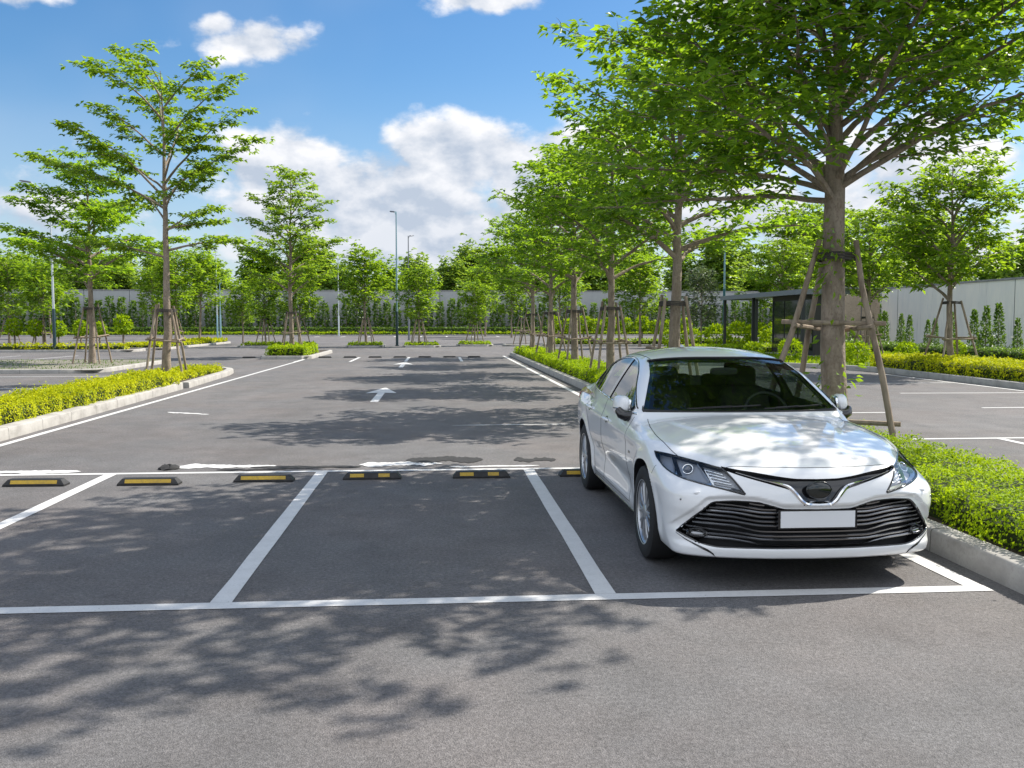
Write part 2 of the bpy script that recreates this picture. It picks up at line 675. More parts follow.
# thin paint drips on the far lane
blotch('paint_smear', -5.1, -4.2, 18.1, 0.153, M_LINE, .0052, 14, -.55)
blotch('paint_smear', .2, 2.2, 15.4, 0.068, M_LINE, .0052, 16, .03)


def kerb_line(pts, w=.17, h=.15, inner=1, name='kerb', joint=1.25, mat=None):
    """kerb along pts (its road face); inner=+1: body lies to the left of the direction of travel"""
    pts = np.asarray(pts, float)
    pts = resample_xy(pts, .6)
    t = np.gradient(pts, axis=0)
    t /= np.linalg.norm(t, axis=1)[:, None]
    nrm = np.stack([-t[:, 1], t[:, 0]], 1) * inner
    c = .022
    sec = [(0, -.02), (.006, h - c), (.006 + c * .35, h - c * .3), (.006 + c, h), (w, h), (w, -.02)]
    ring = np.stack([np.c_[pts + nrm * o, np.full(len(pts), z)] for o, z in sec], 1)
    mb = MB()
    mb.grid(ring, 0, flip=inner < 0)
    mb.add(ring[0], [tuple(range(len(sec)))], 0)
    mb.add(ring[-1], [tuple(range(len(sec)))], 0)
    d = np.r_[0, np.cumsum(np.linalg.norm(np.diff(pts, axis=0), axis=1))]
    q = joint * .5
    while q < d[-1]:
        p = np.array([np.interp(q, d, pts[:, 0]), np.interp(q, d, pts[:, 1])])
        k = min(np.searchsorted(d, q), len(t) - 1)
        tt, nn = t[k], nrm[k]
        ring2 = []
        for s in (-.004, .004):
            ring2.append([np.r_[p + tt * s + nn * (o + (-.0015 if o < .1 else 0)), z + (.0015 if z > .1 else 0)] for o, z in sec[:5]])
        mb.grid(np.array(ring2), 1)
        q += joint
    return structure(mb.build(name, [mat or M_KERB, M_JOINT], None, 40, recalc=True))


def resample_xy(pts, step):
    d = np.r_[0, np.cumsum(np.linalg.norm(np.diff(pts, axis=0), axis=1))]
    n = max(2, int(d[-1] / step) + 1)
    t = np.linspace(0, d[-1], n)
    return np.stack([np.interp(t, d, pts[:, k]) for k in range(2)], 1)


def sheet(name, poly, z, mat):
    mb = MB()
    mb.add([(x, y, z) for x, y in poly], [tuple(range(len(poly)))])
    o = structure(mb.build(name, mat))
    return o


def arc(cx, cy, r, a0, a1, n=8):
    a = np.radians(np.linspace(a0, a1, n))
    return [(cx + r * math.cos(q), cy + r * math.sin(q)) for q in a]


def island(name, x0, x1, y0, y1, mat, h=.15, r=.5, z=None, top=None):
    r = min(r, (x1 - x0) / 2 - .01, (y1 - y0) / 2 - .01)
    p = arc(x1 - r, y0 + r, r, -90, 0) + arc(x1 - r, y1 - r, r, 0, 90) + arc(x0 + r, y1 - r, r, 90, 180) + arc(x0 + r, y0 + r, r, 180, 270)
    p = p + [p[0]]
    kerb_line(p, .17, h, 1)
    i = .1
    sheet(name, [(x0 + i, y0 + i), (x1 - i, y0 + i), (x1 - i, y1 - i), (x0 + i, y1 - i)], (h - .03) if z is None else z, mat)


# right island (car, big tree and the row)
kerb_line([(3.64, 1.0), (3.63, 12), (3.60, 30), (3.60, 47.5)] + arc(4.2, 47.5, .6, 180, 90) + arc(5.0, 47.5, .6, 90, 0) + [(5.45, 30), (5.45, 1.0)], .17, .17, -1)
sheet('planting_bed', [(3.75, 1.0), (5.4, 1.0), (5.4, 47.6), (4.9, 48.05), (4.2, 48.05), (3.75, 47.6)], .145, M_SOIL)
# left island, two runs of kerb
kerb_line([(-6.21, -4), (-6.22, 13.8), (-6.46, 24.4)], .24, .17, 1)
kerb_line([(-6.40, 24.75), (-6.62, 30.5)] + [(-6.85, 32.3), (-7.4, 33.2), (-8.2, 33.3), (-8.55, 32.5), (-8.5, 30), (-8.1, 24.7), (-7.85, 13), (-7.8, -4)], .22, .15, 1)
sheet('planting_bed', [(-7.8, -4), (-6.36, -4), (-6.36, 13.8), (-6.6, 24.6), (-6.75, 30.5), (-7.1, 32.3), (-8.2, 32.6), (-8.3, 30), (-7.95, 24.7)], .13, M_SOIL)
island('planting_bed', -28, -11.2, 32.0, 41.0, M_PALE, .14, 1.2)
island('planting_bed', -8.15, -5.8, 43.4, 53.0, M_SOIL, .16, .4)
island('planting_bed', -50, -17.2, 54.5, 58.0, M_SOIL, .14, 1.0)
island('planting_bed', -19.6, -16.6, 58.4, 78.0, M_SOIL, .14, 1.0)
for (x0, x1, y0, y1) in ((-6.2, -3.6, 63.2, 66.0), (-2.4, 0.2, 63.0, 66.2), (1.3, 3.9, 65.4, 68.0), (-13.4, -8.3, 63.6, 66.6), (4.6, 7.0, 65.2, 68.0)):
    island('planting_bed', x0, x1, y0, y1, M_PALE, .13, .5)
island('planting_bed', 7.5, 22.5, 64.5, 68.2, M_SOIL, .14, .8)
kerb_line([(14.55, 8), (14.62, 22.4), (14.84, 28.5), (14.9, 30.5), (14.2, 33.0), (12.4, 35.0), (9.6, 36.4), (8.9, 37.4), (9.2, 39.5), (12.5, 46.5), (13.2, 50)], .17, .17, -1)
M_LAWN = principled('lawn_soil', (.07, .10, .022), rough=.95, var=[(2.0, (.045, .075, .015), .4, .65, (1, 1, 1)), (24, (.10, .14, .03), .5, .7, (1, 1, 1))], bump=(80, .7, .02))
sheet('lawn', [(14.72, 8), (33.2, 8), (33.2, 56), (13.4, 56), (13.2, 50), (12.6, 46.5), (9.35, 39.5), (9.05, 37.4), (9.7, 36.55), (12.5, 35.15), (14.3, 33.1), (15.05, 30.5), (14.98, 28.5), (14.76, 22.4)], .13, M_LAWN)
kerb_line([(-140, 114.9), (64, 114.9)], .2, .15, 1)
sheet('planting_bed', [(-140, 115.05), (64, 115.05), (64, 120.5), (-140, 120.5)], .13, M_SOIL)
# ------------------------------------------------------------------ plants
def raw_mesh(name, V, F, mats, attr=None, smooth=False):
    """V (n,3), F (m,k) all faces the same size"""
    me = bpy.data.meshes.new(name)
    n, (m, k) = len(V), F.shape
    me.vertices.add(n)
    me.vertices.foreach_set('co', np.ascontiguousarray(V, dtype=np.float32).ravel())
    me.loops.add(m * k)
    me.loops.foreach_set('vertex_index', np.ascontiguousarray(F, dtype=np.int32).ravel())
    me.polygons.add(m)
    me.polygons.foreach_set('loop_start', np.arange(0, m * k, k, dtype=np.int32))
    if smooth:
        me.polygons.foreach_set('use_smooth', [True] * m)
    for mt in (mats if isinstance(mats, (list, tuple)) else [mats]):
        me.materials.append(mt)
    if attr is not None:
        a = me.attributes.new('tint', 'FLOAT', 'POINT')
        a.data.foreach_set('value', np.ascontiguousarray(attr, dtype=np.float32))
    me.update(calc_edges=True)
    return me


def unit(v):
    return v / (np.linalg.norm(v, axis=-1, keepdims=True) + 1e-9)


def leaves(P, D, Nn, Ln, Wd, tint, fold=.18, droop=.12):
    """one folded leaf of two triangles... four corners: stalk end, left, tip, right"""
    D = unit(D)
    S = unit(np.cross(D, Nn))
    Nn = np.cross(S, D)
    L_, W_ = Ln[:, None], Wd[:, None]
    base = P
    left = P + D * L_ * .48 + S * W_ * .5 + Nn * W_ * fold
    right = P + D * L_ * .48 - S * W_ * .5 + Nn * W_ * fold
    tip = P + D * L_ - Nn * L_ * droop
    V = np.stack([base, left, tip, right], 1).reshape(-1, 3)
    o = np.arange(len(P)) * 4
    F = np.concatenate([np.stack([o, o + 2, o + 1], 1), np.stack([o, o + 3, o + 2], 1)])
    return V, F, np.repeat(tint, 4)


M_BARK = principled('bark', (.27, .22, .17), rough=.9, var=[(9, (.15, .12, .09), .42, .68, (1, 1, .35)), (2.2, (.34, .29, .24), .52, .72, (1, 1, .6)), (40, (.16, .12, .09), .5, .7, (1, 1, .5))], bump=(28, .8, .02))
M_LEAF = leaf_mat('broad_leaf', (.019, .075, .010), (.105, .225, .015), (.44, .68, .022), .49)
M_LEAF_YOUNG = leaf_mat('young_leaf', (.035, .105, .010), (.135, .25, .018), (.45, .66, .022), .46)
M_LEAF_DARK = leaf_mat('dense_leaf', (.07, .15, .03), (.19, .30, .055), (.45, .62, .05), .46)
M_LEAF_GREY = leaf_mat('grey_leaf', (.055, .085, .045), (.12, .165, .075), (.20, .28, .08), .30)
M_HEDGE = leaf_mat('golden_hedge_leaf', (.16, .23, .006), (.52, .54, .008), (.66, .68, .01), .34, .6, .15)
M_HEDGE_R = leaf_mat('bright_hedge_leaf', (.065, .165, .004), (.33, .46, .006), (.50, .66, .010), .38, .6, .15)
M_CORE = principled('hedge_twigs', (.030, .055, .006), rough=.95, var=[(30, (.03, .03, .012), .4, .7, (1, 1, 1))], bump=(40, .8, .03))
M_CONE = leaf_mat('columnar_leaf', (.030, .085, .016), (.11, .20, .028), (.26, .42, .03), .34)
M_STAKE = principled('stake_wood', (.27, .215, .16), rough=.9, var=[(14, (.12, .09, .065), .42, .68, (1, 1, .2)), (3, (.28, .24, .19), .5, .7, (1, 1, .4))], bump=(40, .5, .006))
M_ROPE = principled('tie_rope', (.05, .045, .04), rough=.9)


def grow(seed, H, r0, z0, R, n_limb, prof, e0=48, e1=12, twig=.34, step=.30, node=.20, leaflet=.14, per=5, flat=.055,
         extra=(), sub=True, lean=(0, 0), start=.22, keep=1.0, wleaf=.46, limb_r=.5, taper=.75):
    """branches and leaf positions of one tree -> (wood MB, leaf mesh arrays)"""
    r = np.random.default_rng(seed)
    wood = MB()
    nz = 14
    tz = np.linspace(0, 1, nz)
    wob = np.cumsum(r.normal(0, .018 * H / 8, (nz, 2)), 0) * (tz[:, None] > .15)
    trunk = np.c_[wob[:, 0] + lean[0] * tz ** 2, wob[:, 1] + lean[1] * tz ** 2, tz * H * .96]
    tr = r0 * np.where(tz * H * .96 < z0, 1 - .25 * tz * H * .96 / z0, .75 * np.clip((1.02 - tz) / (1.02 - z0 / H / .96), .03, 1) ** taper) if taper > 1 else r0 * np.clip(1 - tz * 1.02, .03, 1) ** .75
    tr[0] *= 1.25
    wood.tube(trunk, tr, 12)
    pts, out = [], []

    def trunk_at(z):
        return np.array([np.interp(z, trunk[:, 2], trunk[:, k]) for k in range(3)])

    def run(p, az, el0, el1, length, rad, n=9, wig=.10):
        path = [p]
        a = az
        for k in range(n):
            s = (k + .5) / n
            el = math.radians(el0 + (el1 - el0) * s) + r.normal(0, .06)
            a += r.normal(0, wig)
            path.append(path[-1] + np.array([math.cos(a) * math.cos(el), math.sin(a) * math.cos(el), math.sin(el)]) * length / n)
        path = np.array(path)
        wood.tube(path, rad * np.clip(1 - np.linspace(0, 1, n + 1) * .92, .05, 1), 6, caps=False)
        return path

    def foliage(path, s0=.1):
        d = np.r_[0, np.cumsum(np.linalg.norm(np.diff(path, axis=0), axis=1))]
        q = d[-1] * s0
        while q <= d[-1]:
            if r.random() < keep:
                p = np.array([np.interp(q, d, path[:, k]) for k in range(3)])
                pts.append(p + r.normal(0, 1, 3) * np.array([.09, .09, flat]) * (leaflet / .14))
                k = min(np.searchsorted(d, q), len(path) - 1)
                out.append(path[k] - path[max(k - 1, 0)] + r.normal(0, .02, 3))
            q += node * r.uniform(.7, 1.3)

    limbs = []
    az = r.uniform(0, 6.28)
    for i in range(n_limb):
        t = (i + .5) / n_limb
        z = z0 + (H * .93 - z0) * t ** 1.05
        az += 2.39996 + r.normal(0, .35)
        length = R * prof(t) * r.uniform(.78, 1.15)
        limbs.append((z, az, e0 + 14 * t + r.normal(0, 5), e1 + 20 * t + r.normal(0, 6), length))
    for ex in extra:
        limbs.append(ex)
    for (z, a, el0, el1, length) in limbs:
        p = trunk_at(z)
        rad = max(.010, min(r0 * limb_r, .024 * length ** 1.1) * (1 - .3 * z / H))
        path = run(p, a, el0, el1, length, rad)
        d = np.r_[0, np.cumsum(np.linalg.norm(np.diff(path, axis=0), axis=1))]
        q = length * start
        side = 1 if r.random() < .5 else -1
        while q < length:
            s = q / length
            pp = np.array([np.interp(q, d, path[:, k]) for k in range(3)])
            k = min(np.searchsorted(d, q), len(path) - 1)
            dr = path[k] - path[k - 1]
            a2 = math.atan2(dr[1], dr[0]) + side * math.radians(r.uniform(35, 70))
            l2 = (twig * R * (1 - .62 * s) + .22) * r.uniform(.7, 1.25)
            tp = run(pp, a2, r.uniform(0, 22), r.uniform(-6, 8), l2, max(.005, rad * .35 * (1 - .5 * s)), 5, .16)
            foliage(tp, .25)
            if sub:
                for ss in (.35, .65):
                    if l2 > .5:
                        k2 = int(ss * 5)
                        d2 = tp[k2 + 1] - tp[k2]
                        for sg in (-1, 1):
                            a3 = math.atan2(d2[1], d2[0]) + sg * math.radians(r.uniform(35, 65))
                            tp2 = run(tp[k2], a3, r.uniform(-4, 18), r.uniform(-8, 6), l2 * r.uniform(.35, .6), .0045, 3, .2)
                            foliage(tp2, .2)
            side = -side
            q += step * r.uniform(.7, 1.3)
        foliage(path[-4:], .0)
    # leader tip
    foliage(trunk[-3:], .0)
    P, D = np.array(pts), np.array(out)
    n = len(P)
    a0 = np.arctan2(D[:, 1], D[:, 0])
    PP, DD, NN, TT = [], [], [], []
    base_t = np.clip(r.normal(.48, .28, n), 0, 1)
    for k in range(per):
        a = a0 + (k - (per - 1) / 2) * (3.6 / per) + r.normal(0, .25, n)
        el = r.normal(-.05, .28, n)
        dd = np.stack([np.cos(a) * np.cos(el), np.sin(a) * np.cos(el), np.sin(el)], 1)
        nn = unit(np.stack([r.normal(0, .38, n), r.normal(0, .38, n), np.ones(n)], 1))
        PP.append(P + dd * .015)
        DD.append(dd)
        NN.append(nn)
        TT.append(np.clip(base_t + r.normal(0, .16, n), 0, 1))
    P, D, Nn, T = np.concatenate(PP), np.concatenate(DD), np.concatenate(NN), np.concatenate(TT)
    Ln = leaflet * r.uniform(.65, 1.25, len(P))
    return wood, leaves(P, D, Nn, Ln, Ln * wleaf * r.uniform(.85, 1.15, len(P)), T)


def tree_meshes(name, leafm, **kw):
    wood, (V, F, T) = grow(**kw)
    tm = wood.mesh('trunk', M_BARK, 60)
    cm = raw_mesh('crown', V, F, leafm, T)
    return tm, cm


def plant_tree(meshes, x, y, label, z=.1, rz=0.0, sc=1.0, group=None, name='tree', cat='tree', sz=1.0):
    root = thing(name, label, cat, (x, y, z), rz, group)
    root.scale = (sc, sc, sc * sz)
    obj_mesh('trunk', meshes[0], root)
    obj_mesh('crown', meshes[1], root)
    return root


spread = pchip([0, .15, .4, .7, 1.0], [.95, 1.0, .90, .62, .26])
rounded = pchip([0, .2, .5, .8, 1.0], [.72, 1.0, .95, .66, .30])
vase = pchip([0, .3, .6, .85, 1.0], [.45, .80, 1.0, .8, .35])

BIG = tree_meshes('big', M_LEAF, seed=21, H=8.4, r0=.152, z0=3.0, R=2.9, n_limb=27, prof=pchip([0, .15, .45, .75, 1.0], [1.0, 1.05, .92, .66, .3]),
                  e0=36, e1=6, twig=.32, step=.26, node=.150, leaflet=.125, per=6, flat=.075, limb_r=.29, taper=1.7,
                  extra=[(3.6, math.radians(238), 50, 26, 4.2), (3.9, math.radians(258), 48, 22, 4.4), (4.2, math.radians(278), 48, 18, 4.3), (4.6, math.radians(248), 54, 30, 4.0), (4.0, math.radians(222), 56, 36, 3.8), (3.9, math.radians(298), 50, 22, 4.2), (4.0, math.radians(228), 52, 28, 4.3), (4.5, math.radians(266), 50, 24, 4.3), (4.3, math.radians(214), 54, 32, 3.4), (3.15, math.radians(6), 30, 6, 3.7), (2.95, math.radians(160), 8, -12, 2.6), (3.75, math.radians(-55), 40, 14, 3.8), (3.05, math.radians(150), 20, -4, 2.9), (3.0, math.radians(195), 34, 12, 2.6), (3.1, math.radians(-20), 42, 20, 4.1), (2.95, math.radians(228), 28, 4, 3.3),
                         (3.15, math.radians(262), 38, 10, 3.8), (3.35, math.radians(312), 40, 12, 3.8), (3.9, math.radians(25), 40, 16, 3.9), (3.1, math.radians(120), 50, 24, 3.8),
                         (3.4, math.radians(175), 44, 20, 2.7), (3.5, math.radians(240), 48, 20, 3.2), (3.6, math.radians(210), 52, 28, 2.8)])
ROW = [tree_meshes('row', M_LEAF, seed=31, H=7.2, r0=.125, z0=2.55, R=3.0, n_limb=26, prof=spread, e0=34, e1=4, twig=.33, step=.30, node=.17, leaflet=.165, per=5),
       tree_meshes('row', M_LEAF, seed=37, H=7.0, r0=.12, z0=2.45, R=2.9, n_limb=25, prof=spread, e0=38, e1=2, twig=.34, step=.30, node=.17, leaflet=.165, per=5)]
TALL = tree_meshes('tall', M_LEAF_YOUNG, seed=44, H=9.2, r0=.128, z0=4.1, R=2.9, n_limb=14, prof=pchip([0, .2, .5, .75, 1], [.55, .68, 1.0, .95, .35]), e0=42, e1=10, twig=.27, step=.26,
                   node=.105, leaflet=.16, per=5, flat=.03, start=.30, limb_r=.36,
                   extra=[(4.9, math.radians(178), 30, 14, 3.9), (5.4, math.radians(5), 38, 22, 3.1), (5.2, math.radians(200), 48, 30, 3.4), (5.6, math.radians(330), 46, 30, 3.2), (4.3, math.radians(20), 20, 4, 1.6), (3.7, math.radians(-10), 18, 2, 2.2), (3.5, math.radians(200), 20, 0, 2.4)])
LAYER = [tree_meshes('layer', M_LEAF_YOUNG, seed=52, H=9.1, r0=.12, z0=2.7, R=2.75, n_limb=25, prof=pchip([0, .15, .4, .7, 1], [1.0, 1.05, .82, .72, .3]), e0=38, e1=4, twig=.28, step=.31, node=.17, leaflet=.20, per=5, flat=.04),
         tree_meshes('layer', M_LEAF, seed=57, H=8.3, r0=.125, z0=2.6, R=3.5, n_limb=25, prof=pchip([0, .2, .45, .7, 1], [.95, 1.05, .85, .45, .2]), e0=32, e1=2, twig=.30, step=.31, node=.17, leaflet=.20, per=5, flat=.04)]
YOUNG = [tree_meshes('young', M_LEAF_YOUNG, seed=61 + i, H=6.6, r0=.09, z0=1.9 + .2 * i, R=2.3, n_limb=20, prof=[rounded, vase, spread][i], e0=44, e1=12, twig=.36, step=.34, node=.26, leaflet=.30, per=4, flat=.09, sub=True)
         for i in range(3)]
YOUNG_GREY = tree_meshes('grey', M_LEAF_GREY, seed=66, H=6.2, r0=.08, z0=1.7, R=2.0, n_limb=18, prof=rounded, e0=46, e1=16, twig=.36, step=.34, node=.26, leaflet=.26, per=4, flat=.12)
FOREST = [tree_meshes('forest', m, seed=71 + i, H=12, r0=.24, z0=1.6, R=4.4, n_limb=32, prof=rounded, e0=48, e1=18, twig=.42, step=.52, node=.36, leaflet=.62, per=4, flat=.30, wleaf=.62)
          for i, m in enumerate((M_LEAF_DARK, M_LEAF_YOUNG, M_LEAF_DARK))]

big = plant_tree(BIG, 4.55, 10.45, 'big broad tree right behind the white car, its crown overhanging the bonnet', .12)
# fresh shoots on the big trunk
r_ = np.random.default_rng(5)
nS = 170
zz = np.concatenate([r_.normal(2.45, .22, 110), r_.normal(1.75, .35, 30), r_.normal(.95, .10, 30)])
aa = r_.uniform(math.pi * .9, math.pi * 1.9, nS)
dd = np.stack([np.cos(aa), np.sin(aa), r_.normal(-.5, .5, nS)], 1)
Pp = np.stack([np.cos(aa) * .15, np.sin(aa) * .15, zz], 1) + unit(dd) * r_.uniform(0, .16, nS)[:, None]
V, F, T = leaves(Pp, dd, unit(r_.normal(0, 1, (nS, 3)) + np.array([0, 0, .8])), r_.uniform(.07, .14, nS), r_.uniform(.03, .055, nS), r_.uniform(.3, 1, nS))
obj_mesh('trunk_shoots', raw_mesh('trunk_shoots', V, F, M_LEAF_YOUNG, T), big)['kind'] = 'stuff'

row_lab = ['tree directly behind the white car, first of the row after the big tree', 'second tree of the row after the big tree, seen just left of the car roof',
           'third tree of the row after the big tree, in the hedged kerb island', 'fourth tree of the row after the big tree, in the hedged kerb island',
           'last tree of the row, at the far end of the hedged kerb island']
for i, (y, x) in enumerate(((17.75, 4.5), (24.6, 4.55), (31.0, 4.53), (37.6, 4.52), (44.8, 4.5))):
    plant_tree(ROW[i % 2], x, y, row_lab[i], .15, [0.4, 2.1, 4.0, 5.2, 1.2][i], [1.0, 1.0, 1.02, .98, 1.0][i], 'trees in the island row behind the car')

plant_tree(TALL, -7.65, 27.2, 'tall open-crowned tree with a long side branch at the end of the yellow left hedge', .12, 0.0, .965)
plant_tree(LAYER[1], -13.3, 37.4, 'dark spreading tree in the pale dry bed left of the tall tree', .12, .6)
plant_tree(LAYER[0], -7.05, 46.2, 'layered tree in the small square hedge on a kerbed island', .14, 1.1)

young_far = [(-30.3, 69.3, 0, .95, 'small pale-trunked tree at the far left picture edge'), (-4.9, 64.7, 2, 1.02, 'dense rounded tree between two lamp posts on a far island'),
             (-1.3, 64.6, 0, .82, 'tree right of the tall central lamp post on a far island'), (2.6, 66.8, 1, .66, 'slender tree standing alone on the far island right of centre'),
             (-11.7, 65.2, 1, .72, 'small tree just left behind the layered tree'), (-9.4, 65.0, 2, .72, 'small tree just right behind the layered tree'),
             (-14.6, 72, 0, .70, 'small tree on the asphalt edge past the yellow bed end'), (-17.9, 66, 1, .95, 'tree in the yellow ground-cover bed right of the tall trunk'),
             (-23.2, 57.6, 2, .78, 'small staked tree behind the dark spreading tree'), (-18.4, 74.5, 2, 1.1, 'taller tree far along the yellow ground-cover bed'),
             (-27, 92, 1, 1.0, 'light green tree near the back wall on the left'),
             (-38, 96, 2, 1.2, 'spreading tree near the back wall at the far left'), (5.2, 104, 1, 1.15, 'tall loose tree near the back wall right of centre'),
             (7.5, 96, 0, 1.1, 'tree near the back wall seen between the row trunks'),
             (9.5, 74, 2, 1.0, 'tree behind the lollipop shrubs left of the second row trunk'), (13.0, 60, 0, .98, 'yellow-green tree right behind the first row tree')]
for i, (x, y, v, sc, lab) in enumerate(young_far):
    plant_tree(YOUNG[v], x, y, lab, .1, i * 1.3, sc, 'young trees across the far lot')
plant_tree(YOUNG_GREY, 17.3, 61, 'greyish young tree beside the teal lamp post', .1, .4, .85)
plant_tree(YOUNG_GREY, -33.5, 66, 'silvery thin tree at the far left edge beside the grey wall', .1, 1.4, 1.0)

right_trees = [(16.75, 29.6, 1, 'bright staked tree in the right-hand hedge before the pale wall', 1.0, .25), (19.5, 41.5, 0, 'tree between the big trunk and the staked right tree', 1.0, 2.0),
               (24.0, 33.0, 1, 'tree at the right picture edge before the pale wall', 1.0, 3.0), (20.5, 55, 0, 'tree behind the flat pavilion roof, left one', .95, 4.0),
               (24.6, 62, 1, 'tree before the tan block wall behind the big trunk', 1.4, 1.0)]
BRIGHT = [tree_meshes('bright', M_LEAF_YOUNG, seed=83 + i, H=6.9, r0=.12, z0=2.2, R=3.0, n_limb=24, prof=spread, e0=42, e1=8, twig=.34, step=.33, node=.20, leaflet=.21, per=5, flat=.05) for i in range(2)]
for i, (x, y, v, lab, sc, rz) in enumerate(right_trees):
    plant_tree(BRIGHT[v], x, y, lab, .12, rz, sc, 'bright trees of the right-hand lot')

fr = np.random.default_rng(12)
fx = np.linspace(-128, 100, 54)
for i, x in enumerate(fx):
    y = 128 + fr.uniform(0, 16)
    plant_tree(FOREST[int(fr.integers(0, 3))], x + fr.uniform(-1.5, 1.5), y, 'tall leafy tree of the wood rising beyond the boundary walls', -.04, fr.uniform(0, 6), fr.uniform(.72, 1.0), 'wood beyond the boundary walls')
for i, (x, y, sc) in enumerate(((40, 52, .68), (42, 62, .72), (39, 74, .8), (46, 84, .85), (38, 92, .9), (52, 70, .8), (41, 42, .62), (43, 34, .66), (40, 26, .62))):
    plant_tree(FOREST[[1, 0, 2][i % 3]], x, y, 'leafy tree growing beyond the pale boundary wall on the right', -.04, i * 1.1, sc, 'trees beyond the pale wall')


# ---- hedges
def hedge(label, x0, x1, y0, y1, h, z0, mat, near=None, seed=0, dens=1.0, name='hedge', group=None, edge=.10, cat='hedge', up=.0):
    """clipped hedge: leaves over its top and sides on a dark twiggy core; leaf size follows the distance at which it stands"""
    r = np.random.default_rng(seed)
    root = thing(name, label, cat, ((x0 + x1) / 2, y0, z0), 0, group)
    w, ln = x1 - x0, y1 - y0
    core = MB()
    ins = .09
    nseg = max(2, int(ln / .5))
    ys = np.linspace(ins, ln - ins, nseg)
    sec = np.array([(-w / 2 + ins, -.02), (-w / 2 + ins, h - .16), (-w / 2 + .2, h - ins), (w / 2 - .2, h - ins), (w / 2 - ins, h - .16), (w / 2 - ins, -.02)])
    ring = np.stack([np.c_[sec[:, 0] + r.normal(0, .012, len(sec)), np.full(len(sec), y), sec[:, 1]] for y in ys])
    core.grid(ring)
    core.add(ring[0], [tuple(range(len(sec)))])
    core.add(ring[-1], [tuple(range(len(sec)))])
    core.build('twigs', M_CORE, root, None, recalc=True)
    P, O, S = [], [], []
    seg = 1.0
    yy = y0
    while yy < y1:
        ye = min(yy + seg, y1)
        dist = max(4.0, math.hypot(x0, (yy + ye) / 2))
        L_ = max(.031, min(.22, .0022 * dist))
        area = (w + 2 * h) * (ye - yy)
        n = int(dens * area * 2.7 / (L_ * L_))
        u = r.uniform(0, w + 2 * h, n)
        y = r.uniform(yy, ye, n) - y0
        x = np.where(u < h, -w / 2, np.where(u > w + h, w / 2, u - h - w / 2))
        z = np.where(u < h, u, np.where(u > w + h, w + 2 * h - u, h))
        nx = np.where(u < h, -1., np.where(u > w + h, 1., 0.))
        nz = np.where(nx == 0, 1., .25)
        lump = .035 * np.sin(y * 5.1 + x * 3 + seed) + .03 * np.sin(y * 11.3 - x * 6.1) + .022 * np.sin(x * 13 + y * 2.3)
        dep = np.abs(r.normal(0, .045, n))
        ox = np.clip((np.abs(x) - w / 2 + .14) / .14, 0, 1)
        zc = np.clip((z - h + .14) / .14, 0, 1)
        rd = np.where((ox > 0) & (zc > 0), (1 - np.sqrt(np.clip(1 - .55 * np.minimum(ox, zc) ** 2, 0, 1))) * .16, 0)
        x = x + nx * (lump - dep) - np.sign(x) * rd
        z = z + (nx == 0) * (lump - dep + r.exponential(.02, n) * (r.random(n) < .3)) - rd * .8
        P.append(np.stack([x, y, np.maximum(z, .03)], 1))
        O.append(np.stack([nx, np.zeros(n), nz], 1))
        S.append(np.full(n, L_))
        yy = ye
    for ye, sg in ((0, -1), (ln, 1)):
        dist = max(4.0, math.hypot(x0, y0 + ye))
        L_ = max(.031, min(.22, .0022 * dist))
        n = int(dens * w * h * 2.6 / (L_ * L_))
        x, z = r.uniform(-w / 2, w / 2, n), r.uniform(0.03, h, n)
        P.append(np.stack([x, ye + sg * (.02 * np.sin(x * 9) - np.abs(r.normal(0, .04, n))), z], 1))
        O.append(np.tile(np.array([0, sg, .3]), (n, 1)))
        S.append(np.full(n, L_))
    P, O, S = np.concatenate(P), np.concatenate(O), np.concatenate(S)
    n = len(P)
    D = r.normal(0, 1, (n, 3))
    D = D - O * (D * O).sum(1, keepdims=True) * .75
    D = unit(D + O * .25 + np.array([0, 0, .25]))
    Nn = unit(O + np.array([0, 0, .35]) + r.normal(0, .42, (n, 3)))
    clump = .60 + .22 * np.sin(P[:, 0] * 7 + P[:, 1] * 4.3) * np.sin(P[:, 1] * 6.1 - P[:, 2] * 5) + .12 * np.sin(P[:, 1] * 1.3)
    tint = np.clip(clump + r.normal(0, .28, n), 0, 1)
    Ln = S * r.uniform(.7, 1.3, n)
    V, F, T = leaves(P, D, Nn, Ln, Ln * .62, tint, .15, .1)
    obj_mesh('foliage', raw_mesh('foliage', V, F, mat, T), root)
    return root


hedge('bright green clipped hedge along the kerb beside the white car and down the island row', 3.84, 5.18, 1.4, 47.2, .29, .145, M_HEDGE_R, seed=3, dens=.85)
hedge('long yellow-green clipped hedge behind the kerb on the left', -7.50, -6.50, 4.0, 24.1, .33, .13, M_HEDGE, seed=5)
hedge('low yellow ground-cover hedge round the foot of the tall left tree', -8.15, -6.86, 24.6, 30.6, .18, .13, M_HEDGE, seed=7)
hedge('square green hedge round the layered tree on its small kerbed island', -7.85, -6.1, 43.8, 48.5, .42, .14, M_HEDGE_R, seed=9)
hedge('low yellow-green hedge strip under the lollipop shrubs at the far left', -49, -17.8, 54.9, 56.0, .30, .11, M_HEDGE, seed=11, dens=.6)
hedge('low yellow ground-cover bed running back from the lollipop shrubs', -19.2, -16.95, 58.8, 77.5, .25, .11, M_HEDGE, seed=13, dens=.7)
hedge('yellow-topped clipped hedge below the staked tree on the right', 15.0, 17.3, 16.0, 31.6, .42, .13, M_HEDGE, seed=15)
hedge('low green hedge at the foot of the pale wall', 23.4, 24.6, 32, 60, .42, .13, M_CONE, seed=17, dens=.8)
hedge('bright grassy strip hedge at the near edge of the far lawn', 12.9, 22.5, 46.5, 49.0, .35, .13, M_HEDGE_R, seed=21, dens=.6)
